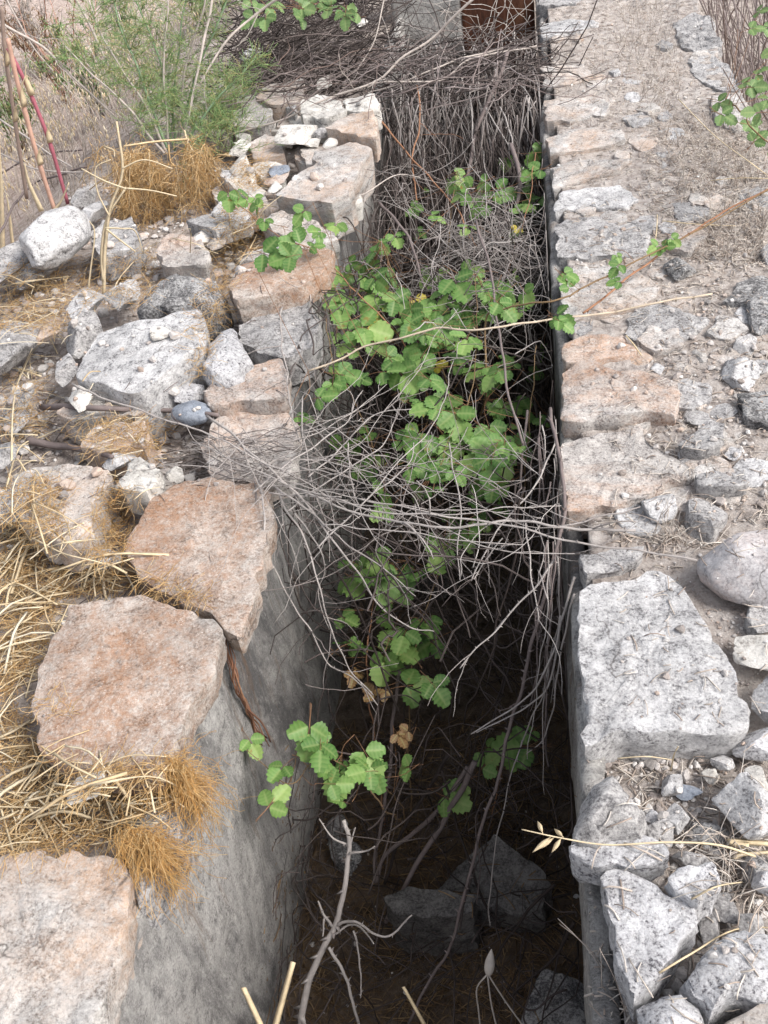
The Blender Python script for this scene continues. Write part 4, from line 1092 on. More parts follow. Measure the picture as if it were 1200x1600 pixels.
for k in range(30):                                              # finer kinked shoots of the same bramble
    p = P(rng.uniform(330, 480), rng.uniform(660, 775), rng.uniform(0.03, 0.10))
    a = rng.gauss(-0.1, 0.85); d = np.array([math.cos(a), math.sin(a), rng.gauss(0.08, 0.15)]); d /= np.linalg.norm(d)
    L = rng.uniform(0.2, 0.72); m_ = 9; pts = [p]; sag = rng.uniform(0.0, 0.14)
    for i in range(m_):
        d = d + rv(rng, 0.17) + np.array([0, 0, -sag]); d /= np.linalg.norm(d)
        pts.append(pts[-1] + d * L / m_)
    pts = np.array(pts); pts[:, 0] = np.where(pts[:, 2] < 0.03, np.minimum(pts[:, 0], 0.0), pts[:, 0])
    pts = wiggle(spline(pts, 28), 0.004, 200 + k, 12)
    mb = MB(); cane_mesh(mb, pts, rng.uniform(.0008, .0017), 0.0006, rng, True, 4, 0.022)
    for _ in range(rng.choice([1, 1, 2])): cane_mesh(mb, branch(rng, pts, rng.uniform(0.04, 0.16)), .0011, .0006, rng, True, 3, 0.025)
    mb.build('cane', M_TWIG, dead)

# the small heap of fine twigs on the left wall where it roots
mb = MB(); rng = random.Random(41)
for k in range(80):
    x, y = pick(rng, [(255, 715), (330, 690), (440, 690), (450, 760), (330, 752), (250, 745)])
    p, nn = cast(x, y)
    if p is None: continue
    a = rng.gauss(0.25, 0.5); d = np.array([math.cos(a), -math.sin(a) * 0.9, rng.uniform(-0.05, 0.25)])
    L = rng.uniform(0.06, 0.24); p = p + np.array([0, 0, rng.uniform(0.004, 0.045)])
    mb.tube(wiggle(spline([p - d * L / 2, p + rv(rng, 0.01), p + d * L / 2], 9), 0.006, k + 700), rng.uniform(0.0008, 0.0019), 3)
tag(mb.build('twig_heap', M_TWIG), 'small heap of fine grey twigs on the left wall', 'twigs', kind='stuff')

# ---- canes hanging down the right face, and the long one reaching the bed
hang = empty('hanging_bramble', PX(885, 860, 0.0))
tag(hang, 'dead thorny canes hanging in a bundle down the right channel face', 'bramble')
rng = random.Random(51)
LONG = [([(862, 640, .06), (880, 760, .04), (868, 860, -.02), (845, 960, -.12), (820, 1060, -.24), (795, 1130, -.34), (772, 1240, -.48), (742, 1340, -.6), (712, 1440, -.72), (690, 1500, -.8), (640, 1600, -.92)], .0042, .0034),
        ([(895, 900, -.01), (880, 980, -.1), (850, 1060, -.2), (800, 1110, -.28), (732, 1143, -.32)], .0030, .0014),
        ([(890, 960, -.08), (860, 1050, -.2), (820, 1105, -.28), (746, 1148, -.33)], .0026, .0014),
        ([(897, 930, -.02), (892, 1000, -.12), (870, 1080, -.25), (850, 1150, -.38), (820, 1182, -.45)], .0022, .0012),
        ([(868, 870, -.02), (872, 960, -.12), (850, 1080, -.3), (800, 1200, -.5), (768, 1380, -.7), (765, 1450, -.78)], .0018, .0014)]
for k, (sp, r0, r1) in enumerate(LONG):
    pts = wiggle(spline(px_cane(sp), 60), 0.006, 300 + k)
    mb = MB(); cane_mesh(mb, pts, r0, r1, rng, True, 6, 0.024)
    b = branch(rng, pts, 0.07); cane_mesh(mb, b, r1 * .7, r1 * .4, rng, True, 4)
    mb.build('cane', M_TWIG if k else M_TWIGD, hang)
for k in range(17):
    x0 = rng.uniform(838, 893); y0 = rng.uniform(640, 900); n = 6; L = rng.uniform(180, 420); dx = rng.uniform(-50, 12)
    sp = [(x0 + dx * (i / 5) ** 1.6 + rng.uniform(-4, 4), y0 + L * i / 5, 0.02 - 0.5 * (L / 420) * (i / 5) ** 1.1) for i in range(n)]
    pts = px_cane(sp); pts[:, 0] = np.minimum(pts[:, 0], 0.004)
    pts = wiggle(spline(pts, 26), 0.008, 330 + k); pts[:, 0] = np.minimum(pts[:, 0], 0.008)
    mb = MB(); cane_mesh(mb, pts, rng.uniform(.0011, .0024), .0008, rng, True, 4, 0.03)
    mb.build('cane', M_TWIGD if k % 3 else M_TWIG, hang)

# ---- the standing thorny stem near the bottom edge
st = empty('dead_bramble', in_channel(470, 1620, -0.85))
tag(st, 'upright dead thorny stem with stubby forks at the bottom of the channel', 'bramble')
rng = random.Random(61)
STEM = [([(466, 1640, -.82), (478, 1560, -.72), (495, 1500, -.64), (520, 1450, -.58), (538, 1400, -.52), (545, 1330, -.44), (536, 1280, -.38)], .0085, .0045),
        ([(520, 1450, -.58), (508, 1430, -.54), (500, 1405, -.5)], .0035, .0018),
        ([(508, 1430, -.54), (505, 1465, -.58)], .0024, .0014),
        ([(525, 1445, -.57), (560, 1440, -.53), (600, 1465, -.5), (642, 1432, -.46)], .0034, .0016),
        ([(522, 1460, -.59), (556, 1445, -.56), (585, 1475, -.52)], .0026, .0014),
        ([(543, 1320, -.43), (515, 1308, -.4), (497, 1280, -.38)], .0026, .0012),
        ([(545, 1335, -.44), (570, 1330, -.42), (588, 1320, -.4)], .0026, .0012),
        ([(545, 1335, -.44), (552, 1310, -.42), (556, 1295, -.4)], .0022, .0012),
        ([(553, 1455, -.55), (562, 1490, -.6), (562, 1560, -.68)], .0024, .0014),
        ([(516, 1480, -.6), (540, 1530, -.66), (560, 1600, -.74), (575, 1650, -.8)], .0036, .0030)]
for k, (sp, r0, r1) in enumerate(STEM):
    pts = wiggle(spline(px_cane(sp), 30), 0.004, 400 + k, 14)
    mb = MB(); cane_mesh(mb, pts, r0, r1, rng, True, 7, 0.018); mb.build('cane', M_TWIG, st)

# low canes and stalks lying on the bed
mb = MB(); rng = random.Random(71)
bed = empty('fallen_stalk', in_channel(660, 1330, -0.9))
tag(bed, 'thick grey fallen stalks leaning across the channel bed', 'stalks')
FALL = [([(745, 1190, -.55), (700, 1270, -.68), (650, 1350, -.8), (605, 1445, -.92)], .0075, .0055),
        ([(735, 1200, -.6), (680, 1270, -.72), (610, 1330, -.84), (590, 1380, -.9)], .0065, .005),
        ([(625, 1050, -.5), (607, 1200, -.7), (592, 1320, -.86), (585, 1380, -.93)], .005, .004),
        ([(700, 1180, -.6), (640, 1280, -.78), (600, 1380, -.93)], .005, .004),
        ([(500, 1620, -.85), (560, 1590, -.84), (640, 1552, -.82)], .003, .002),
        ([(905, 1440, -.75), (860, 1500, -.85), (800, 1560, -.93)], .004, .003),
        ([(870, 1380, -.8), (800, 1450, -.88), (760, 1520, -.95)], .004, .003),
        ([(690, 1200, -.6), (720, 1300, -.75), (745, 1390, -.85), (780, 1450, -.93)], .0035, .003)]
for k, (sp, r0, r1) in enumerate(FALL):
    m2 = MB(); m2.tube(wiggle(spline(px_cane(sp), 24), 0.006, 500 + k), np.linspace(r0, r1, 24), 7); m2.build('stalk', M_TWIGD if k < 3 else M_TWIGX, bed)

# ---- the mass of dead canes filling the channel beyond
def tangle(name, n, seed, gen, mat, label, r=(0.0012, 0.0032), cat='twigs', sides=4, thorns=0.0):
    rng = random.Random(seed); mb = MB()
    for k in range(n):
        pts = gen(rng)
        pts = wiggle(spline(pts, 13), rng.uniform(0.008, 0.03), seed * 31 + k, 6)
        if name != 'brush_heap':
            pts[:, 0] = np.clip(pts[:, 0], -0.672, 0.006); pts[:, 2] = np.minimum(pts[:, 2], 0.06)
        r0 = rng.uniform(*r)
        if rng.random() < thorns: cane_mesh(mb, pts, r0, r0 * 0.6, rng, True, sides, 0.05)
        else: mb.tube(pts, np.linspace(r0, r0 * 0.6, 13), sides)
    return tag(mb.build(name, mat), label, cat, kind='stuff')
def gen_hang(rng):
    y = rng.uniform(2.9, 4.75); x = rng.uniform(-0.66, 0.0); z = -0.28 + 0.24 * (y - 2.9) / 1.85 + rng.gauss(0, 0.08)
    dx, dy = rng.gauss(0, 0.16), rng.gauss(-0.12, 0.2); L = rng.uniform(0.35, 0.95)
    p = np.array([x, y, z]); q = p + np.array([dx, dy, -L])
    mid = (p + q) / 2 + np.array([rng.gauss(0, .05), rng.gauss(-0.05, .08), rng.gauss(0.05, .05)])
    return [p, mid, q]
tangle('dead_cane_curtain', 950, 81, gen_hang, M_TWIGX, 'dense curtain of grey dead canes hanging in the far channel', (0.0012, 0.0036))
def gen_hang2(rng):
    y = rng.uniform(4.1, 5.0); x = rng.uniform(-0.66, 0.02); z = rng.uniform(-0.12, 0.12)
    p = np.array([x, y, z]); L = rng.uniform(0.3, 0.9); q = p + np.array([rng.gauss(0, .12), rng.gauss(-0.15, .1), -L])
    return [p, (p + q) / 2 + np.array([0, -0.06, 0.06]), q]
tangle('dead_cane_curtain', 420, 82, gen_hang2, M_TWIG, 'paler front canes of the hanging curtain below the brush heap', (0.0014, 0.0042))
def gen_nest(rng):
    px_, py_ = rng.gauss(770, 55), rng.gauss(400, 50); p = in_channel(min(855, px_), py_, rng.uniform(-0.25, -0.02))
    d = rv(rng); d[2] = abs(d[2]) * 0.8; d /= np.linalg.norm(d); L = rng.uniform(0.12, 0.5)
    return [p - d * L / 2, p + rv(rng, 0.03), p + d * L / 2]
tangle('pale_twig_nest', 300, 83, gen_nest, M_TWIG, 'nest of pale twigs among the far leaves in the channel', (0.0010, 0.0024), thorns=0.3)
def gen_mid(rng):
    px_, py_ = rng.uniform(480, 880), rng.uniform(420, 950); z = rng.uniform(-0.75, -0.15); p = in_channel(px_, py_, z)
    d = np.array([rng.gauss(0, .6), rng.gauss(0.1, .7), rng.gauss(0, .6)]); d /= np.linalg.norm(d); L = rng.uniform(0.2, 0.8)
    return [p - d * L / 2, p + rv(rng, 0.05), p + d * L / 2]
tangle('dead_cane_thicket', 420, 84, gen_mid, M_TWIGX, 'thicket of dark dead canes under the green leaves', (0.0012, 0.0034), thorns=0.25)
def gen_deep(rng):
    px_, py_ = rng.uniform(540, 895), rng.uniform(850, 1300); z = rng.uniform(-0.98, -0.45); p = in_channel(px_, py_, z)
    d = np.array([rng.gauss(0, .5), rng.gauss(0.2, .7), rng.gauss(0.1, .5)]); d /= np.linalg.norm(d); L = rng.uniform(0.15, 0.6)
    return [p - d * L / 2, p + rv(rng, 0.05), p + d * L / 2]
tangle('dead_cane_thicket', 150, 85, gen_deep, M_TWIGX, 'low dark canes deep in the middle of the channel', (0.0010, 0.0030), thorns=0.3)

def gen_over(rng):
    px_, py_ = rng.uniform(480, 880), rng.gauss(740, 70); p = in_channel(px_, py_, rng.uniform(-0.12, 0.04))
    a = rng.uniform(0, 6.28); d = np.array([math.cos(a), math.sin(a), rng.gauss(0, .45)]); d /= np.linalg.norm(d); L = rng.uniform(0.1, 0.42)
    return [p - d * L / 2, p + rv(rng, 0.03), p + d * L / 2]
tangle('fine_twig_tangle', 75, 89, gen_over, M_TWIG, 'fine grey thorny twigs crossing over the middle of the channel', (0.0007, 0.0016), thorns=0.8)
def gen_over2(rng):
    px_, py_ = rng.uniform(570, 860), rng.uniform(200, 560); p = in_channel(px_, py_, rng.uniform(-0.2, 0.0))
    d = np.array([rng.gauss(0, .5), rng.gauss(0, .6), rng.gauss(0, .7)]); d /= np.linalg.norm(d); L = rng.uniform(0.15, 0.6)
    return [p - d * L / 2, p + rv(rng, 0.04), p + d * L / 2]
tangle('fine_twig_tangle', 130, 90, gen_over2, M_TWIG, 'fine grey twigs standing among the far green leaves', (0.0008, 0.0020), thorns=0.4)
def gen_brush(rng):
    px_, py_ = rng.uniform(380, 850), rng.uniform(-60, 150)
    if px_ < 590 and py_ > 110 + 0.0 * px_: py_ = rng.uniform(-40, 100)
    if px_ > 600 and rng.random() < 0.5: px_ = rng.uniform(380, 620)
    if px_ > 640 and py_ < 70: py_ = rng.uniform(72, 140)
    z = rng.uniform(-0.05, 0.14) if px_ < 640 else rng.uniform(-0.12, 0.06)
    p = P(px_, py_, z); a = rng.gauss(0.0, 1.0)
    d = np.array([math.cos(a), math.sin(a), rng.gauss(0.05, .3)]); L = rng.uniform(0.2, 0.7)
    return [p - d * L / 2, p + rv(rng, 0.06), p + d * L / 2]
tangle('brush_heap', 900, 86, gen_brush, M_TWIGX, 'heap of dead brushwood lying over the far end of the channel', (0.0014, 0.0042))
def gen_bed(rng):
    px_, py_ = rng.uniform(430, 905), rng.uniform(1180, 1610); p = in_channel(px_, py_, rng.uniform(-0.98, -0.84))
    a = rng.uniform(0, 6.28); d = np.array([math.cos(a), math.sin(a), rng.gauss(0.1, .25)]); d /= np.linalg.norm(d); L = rng.uniform(0.08, 0.42)
    return [p - d * L / 2, p + rv(rng, 0.02), p + d * L / 2]
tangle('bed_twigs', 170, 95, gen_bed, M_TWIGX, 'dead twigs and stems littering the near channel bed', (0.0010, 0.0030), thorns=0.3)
def gen_brush2(rng):
    px_, py_ = rng.uniform(420, 840), rng.uniform(70, 150); z = rng.uniform(0.05, 0.2)
    p = P(px_, py_, z); a = rng.gauss(0.2, 1.0)
    d = np.array([math.cos(a), math.sin(a), rng.gauss(0, .2)]); L = rng.uniform(0.2, 0.8)
    return [p - d * L / 2, p + rv(rng, 0.05), p + d * L / 2]
tangle('brush_heap', 130, 87, gen_brush2, M_TWIGD, 'paler loose twigs on top of the brushwood heap', (0.0012, 0.0030))
rng = random.Random(88); mb = MB()
for k in range(26):                                                # twigs lying in front of the far plate
    p = PY(rng.uniform(670, 840), rng.uniform(0, 90), rng.uniform(5.2, 5.7)); d = rv(rng); d[1] *= 0.4; d /= np.linalg.norm(d)
    L = rng.uniform(0.2, 0.6); mb.tube(wiggle(spline([p - d * L / 2, p + rv(rng, .04), p + d * L / 2], 10), 0.02, 880 + k), 0.0016, 4)
tag(mb.build('loose_twigs', M_PALE), 'thin pale twigs crossing in front of the rusty plate', 'twigs', kind='stuff')

# ------------------------------------------------------------------ bramble leaves
def leaflet(rng, L, W):
    nu, nv = 11, 4
    us = np.linspace(0, 1, nu)
    verts = []; 
    fold = rng.uniform(0.10, 0.3); curl = rng.uniform(-0.25, 0.35); droop = rng.uniform(0.0, 0.3)
    for i, u in enumerate(us):
        w = W * (math.sin(math.pi * min(1, u * 0.93 + 0.05)) ** 0.62) * (1.12 - 0.38 * u)
        if i == 0: w = W * 0.22
        if i == nu - 1: w = W * 0.03
        for j in range(-nv, nv + 1):
            s = j / nv
            ww = w
            if abs(j) == nv and 0 < i < nu - 1: ww = w * (1.10 if i % 2 else 0.90)      # toothed edge
            x = s * ww; y = L * u + (abs(s) ** 1.5) * 0.10 * L * (1 if i % 2 else 0.4)
            z = fold * abs(x) + 0.09 * W * math.cos(i * math.pi) * abs(s) - curl * x * x / W - droop * L * u * u * 0.5
            verts.append((x, y, z))
    n = 2 * nv + 1; faces = []
    for i in range(nu - 1):
        for j in range(n - 1):
            a = i * n + j; faces.append((a, a + 1, a + 1 + n, a + n))
    return np.array(verts), faces
def compound(seed, mats, n=3, size=1.0):
    rng = random.Random(seed); V = []; F = []; o = 0
    mi = []
    layout = [(0, 0.28, 1.0), (1.15, 0.06, 0.8), (-1.15, 0.06, 0.8)][:n]
    if n == 5: layout = [(0, 0.3, 1.0), (1.1, 0.1, 0.85), (-1.1, 0.1, 0.85), (2.0, 0.05, 0.6), (-2.0, 0.05, 0.6)]
    for a, st_, sc in layout:
        v, f = leaflet(rng, 0.062 * sc * size, 0.029 * sc * size * rng.uniform(0.9, 1.15))
        v[:, 1] += st_ * 0.06 * size
        t = rng.uniform(-0.35, 0.25); c_, s_ = math.cos(t), math.sin(t)      # pitch of this leaflet
        v = np.stack([v[:, 0], v[:, 1] * c_ - v[:, 2] * s_, v[:, 1] * s_ + v[:, 2] * c_], -1)
        t = rng.uniform(-0.3, 0.3); c_, s_ = math.cos(t), math.sin(t)
        v = np.stack([v[:, 0] * c_ - v[:, 2] * s_, v[:, 1], v[:, 0] * s_ + v[:, 2] * c_], -1)
        c_, s_ = math.cos(a), math.sin(a)
        v = np.stack([v[:, 0] * c_ + v[:, 1] * s_, -v[:, 0] * s_ + v[:, 1] * c_, v[:, 2]], -1)
        V.append(v); F += [tuple(x + o for x in q_) for q_ in f]; mi += [0] * len(f); o += len(v)
    mb = MB(); mb.tube(spline([(0, 0.018 * size, 0), (0, -0.015 * size, -0.004), (0, -0.05 * size, -0.02)], 5), 0.0010, 3)
    v = np.concatenate(mb.v); V.append(v)
    for a in mb.q: F += [tuple(int(x) + o for x in q_) for q_ in a]; mi += [1] * len(a)
    me = new_mesh('leaf', np.concatenate(V), F, None)
    at = me.attributes.new('vein', 'FLOAT', 'POINT'); vals = []
    for _ in layout:
        for i in range(11):
            for j in range(-4, 5): vals.append(1.0 if j == 0 else (0.45 if i % 2 else 0.0) if abs(j) < 4 else 0.0)
    vals += [0.0] * (len(me.vertices) - len(vals)); at.data.foreach_set('value', vals)
    for m_ in mats: me.materials.append(m_)
    me.polygons.foreach_set('material_index', mi[:len(me.polygons)])
    return me
LEAVES = [compound(k, [M_LEAF, M_PETIOLE]) for k in range(7)]
YLEAF = [compound(40 + k, [M_LEAFY, M_PETIOLE]) for k in range(2)]
BLEAF = [compound(50 + k, [M_LEAFD, M_PETIOLE]) for k in range(2)]
def place_leaf(rng, me, p, parent, scale, up=None, name='leaf'):
    n = np.array([0, 0, 0.75]) + (EYE - p) / np.linalg.norm(EYE - p) * 0.55 + rv(rng, 0.38)
    if up is not None: n = n + np.asarray(up)
    n /= np.linalg.norm(n)
    a = rng.uniform(0, 6.28); t = np.array([math.cos(a), math.sin(a), 0]); t[1] -= 0.8; t[2] -= 0.2
    t -= n * (t @ n); t /= np.linalg.norm(t); s = np.cross(t, n)
    o = bpy.data.objects.new(name, me); col.objects.link(o)
    o.parent = parent; base = p - t * 0.05 * scale
    M = Matrix(((s[0], t[0], n[0]), (s[1], t[1], n[1]), (s[2], t[2], n[2])))
    o.rotation_euler = M.to_euler(); o.scale = (scale,) * 3
    o.location = base - WL[parent.name]
    WL[o.name] = base
    return base - t * 0.05 * scale

def grow(thing_name, label, base, canes, leaves, seed, cat='bramble', extra=0.75):
    rng = random.Random(seed)
    root = empty(thing_name, base); tag(root, label, cat)
    cs = []
    for k, (sp, r0, r1) in enumerate(canes):
        pts = wiggle(spline(px_cane(sp), 44), 0.006, seed * 7 + k)
        mb = MB(); cane_mesh(mb, pts, r0, r1, rng, True, 5, 0.03)
        cs.append([mb.build('cane', M_RUNNER if k == 8 else M_LIVE if k % 4 else M_BROWN, root), pts, MB()])
    more = []
    for px_, py_, z, sc, kind in leaves:                          # younger and lower leaves around each traced one
        if kind == 'g' and px_ > 420 and px_ < 860 and rng.random() < extra: more.append((px_ + rng.gauss(0, 22), py_ + rng.gauss(0, 18), z - rng.uniform(-0.02, 0.16), sc * rng.uniform(0.55, 0.95), 'g'))
    more += [(x_ + rng.gauss(0, 24), y_ + rng.gauss(0, 20), z_ - rng.uniform(0.0, 0.1), s_ * rng.uniform(0.7, 1.1), k_) for x_, y_, z_, s_, k_ in more if extra > 0.5 and rng.random() < 0.6]
    for px_, py_, z, sc, kind in leaves + more:
        sc = sc * 0.9
        p = in_channel(px_, py_, z)
        best = min(cs, key=lambda c_: np.min(np.linalg.norm(c_[1] - p, axis=1)))
        me = (LEAVES[rng.randrange(7)] if kind == 'g' else YLEAF[rng.randrange(2)] if kind == 'y' else BLEAF[rng.randrange(2)])
        e = place_leaf(rng, me, p, best[0], sc * rng.choice([0.6, 0.8, 0.95, 1.0, 1.1, 1.25]))
        k = int(np.argmin(np.linalg.norm(best[1] - e, axis=1))); q = best[1][k]
        pm = MB(); pm.tube(spline([q, (q + e) / 2 + rv(rng, 0.008) - np.array([0, 0, .006]), e], 6), 0.0009, 3); pm.build('leaf_stalk', M_PETIOLE, best[0])
    return root
rng = random.Random(91)
L1 = []
A_ = [(505, 440), (470, 372), (497, 380), (440, 405), (520, 470), (548, 482), (527, 500), (575, 400), (600, 385), (618, 378), (590, 425), (570, 440), (600, 450),
      (612, 470), (640, 480), (662, 485), (690, 470), (700, 500), (660, 515), (620, 510), (585, 500), (560, 520), (540, 545), (600, 545), (640, 550), (665, 535),
      (650, 575), (625, 580), (695, 525), (720, 545), (715, 560), (735, 590), (760, 590), (680, 540), (705, 470), (745, 430), (760, 455), (790, 480), (800, 495),
      (830, 465), (770, 470), (725, 460), (600, 520), (575, 475), (645, 500), (680, 500), (530, 435), (515, 620), (525, 610), (560, 590), (655, 640), (690, 610), (655, 625), (640, 605)]
for x_, y_ in A_: L1.append((x_ + rng.uniform(-5, 5), y_ + rng.uniform(-5, 5), rng.uniform(-0.12, 0.03), 1.0, 'g'))
for x_, y_ in [(700, 690), (720, 675), (745, 700), (770, 690), (660, 735), (690, 720), (680, 745), (720, 750), (765, 745), (745, 765), (785, 710), (700, 650), (640, 690), (715, 705), (735, 725), (790, 735), (650, 710), (775, 765)]:
    L1.append((x_, y_, rng.uniform(-0.22, -0.08), 1.05, 'g'))
for x_, y_ in [(700, 295), (715, 285), (780, 310), (800, 300), (825, 275), (835, 250), (825, 325), (690, 340), (715, 310), (810, 365), (740, 330)]:
    L1.append((x_, y_, rng.uniform(-0.15, -0.02), 0.95, 'g'))
for x_, y_ in [(820, 690), (800, 640), (845, 560), (840, 660), (780, 650), (560, 735), (730, 850), (745, 815), (590, 790), (560, 690)]:
    L1.append((x_, y_, rng.uniform(-0.35, -0.2), 1.0, 'g'))
for x_, y_ in [(578, 503), (695, 572), (580, 515), (805, 362), (660, 480), (740, 540)]: L1.append((x_, y_, -0.08, 0.6, 'y'))
for x_, y_ in [(357, 318), (380, 312), (405, 318), (412, 350), (470, 368), (500, 375), (438, 402), (395, 325)]: L1.append((x_, y_, 0.15, 0.8, 'g'))
for x_, y_ in [(878, 440), (895, 435), (885, 500), (888, 512), (955, 440), (958, 425), (968, 405), (1018, 392), (1058, 380), (1048, 385)]: L1.append((x_, y_, 0.10, 0.62, 'g'))
CAN1 = [([(700, 700, -.6), (660, 600, -.3), (620, 520, -.08), (560, 460, .02), (500, 400, .08), (440, 370, .13), (370, 320, .14)], .0028, .0012),
        ([(720, 720, -.6), (700, 600, -.25), (660, 500, -.06), (620, 430, 0), (595, 380, .03)], .0028, .0012),
        ([(740, 700, -.5), (760, 600, -.15), (760, 500, 0), (790, 480, .05), (870, 470, .08), (950, 430, .09), (1060, 375, .10), (1180, 310, .13), (1290, 250, .15)], .003, .0022),
        ([(690, 800, -.6), (700, 720, -.3), (720, 660, -.15), (740, 600, -.08), (745, 430, .0)], .0026, .0012),
        ([(760, 560, -.5), (790, 440, -.25), (815, 360, -.1), (830, 290, -.04), (838, 240, 0)], .0026, .0012),
        ([(720, 500, -.5), (700, 400, -.2), (705, 330, -.08), (715, 270, -.02)], .0022, .0012),
        ([(650, 900, -.7), (600, 760, -.4), (560, 640, -.15), (520, 560, -.04), (500, 450, .02)], .0026, .0012),
        ([(800, 900, -.6), (820, 760, -.3), (830, 640, -.15), (835, 540, -.06)], .0024, .0012),
        ([(480, 580, .03), (560, 545, .06), (640, 525, .09), (690, 515, .10), (760, 515, .11), (850, 500, .10), (960, 485, .07), (1110, 462, .05)], .0030, .0028)]
grow('bramble', 'leafy green bramble growing up through the middle of the channel', in_channel(700, 760, -0.9), CAN1, L1, 92)
L2 = []
for x_, y_ in [(560, 880), (580, 900), (605, 925), (635, 910), (560, 925), (590, 885), (680, 880), (690, 870), (605, 950), (575, 870), (630, 930), (680, 900)]: L2.append((x_, y_, rng.uniform(-.42, -.3), 1.0, 'g'))
for x_, y_ in [(550, 975), (565, 1000), (605, 1000), (625, 1010), (655, 1015), (670, 990), (615, 1040), (600, 1055), (668, 1070), (690, 1090), (640, 1030), (560, 1010)]: L2.append((x_, y_, rng.uniform(-.52, -.4), 0.95, 'g'))
for x_, y_ in [(400, 1175), (430, 1215), (480, 1170), (505, 1175), (540, 1225), (525, 1235), (585, 1200), (590, 1225), (440, 1240), (500, 1190), (555, 1210)]: L2.append((x_, y_, rng.uniform(-.36, -.28), 0.85, 'g'))
for x_, y_ in [(770, 1185), (800, 1190), (820, 1150), (725, 1235), (720, 1255), (790, 1170)]: L2.append((x_, y_, rng.uniform(-.7, -.6), 1.0, 'g'))
for x_, y_ in [(565, 1050), (575, 1075), (600, 1090), (625, 1150), (630, 1160), (550, 1065)]: L2.append((x_, y_, -.5, 0.5, 'b'))
CAN2 = [([(600, 1290, -.95), (585, 1150, -.7), (575, 1050, -.52), (580, 950, -.42), (600, 880, -.34)], .0026, .0012),
        ([(640, 1280, -.95), (640, 1150, -.72), (640, 1050, -.52), (660, 980, -.44), (690, 870, -.36)], .0026, .0012),
        ([(640, 1300, -.95), (600, 1260, -.5), (560, 1215, -.36), (500, 1185, -.32), (450, 1220, -.33), (395, 1180, -.3)], .0022, .0010),
        ([(640, 1300, -.95), (620, 1250, -.6), (590, 1210, -.38)], .0022, .0010),
        ([(760, 1320, -.98), (775, 1240, -.8), (790, 1180, -.68)], .0022, .0012),
        ([(740, 1320, -.98), (730, 1270, -.85), (722, 1240, -.72)], .0022, .0012)]
grow('bramble', 'smaller bramble with sparse bright leaves low against the left channel face', in_channel(620, 1290, -0.95), CAN2, L2, 93, extra=0.15)
# the pale and brown runner canes lying on the right wall
mb = MB(); rng = random.Random(94)
cane_mesh(mb, wiggle(spline([P(910, 490, .03), P(1000, 420, .06), P(1100, 350, .09), P(1250, 270, .16)], 40), 0.004, 3), .0034, .0026, rng, True, 6, 0.03)
tag(mb.build('fallen_cane', M_BROWN), 'long reddish brown cane lying across the right wall top', 'cane')

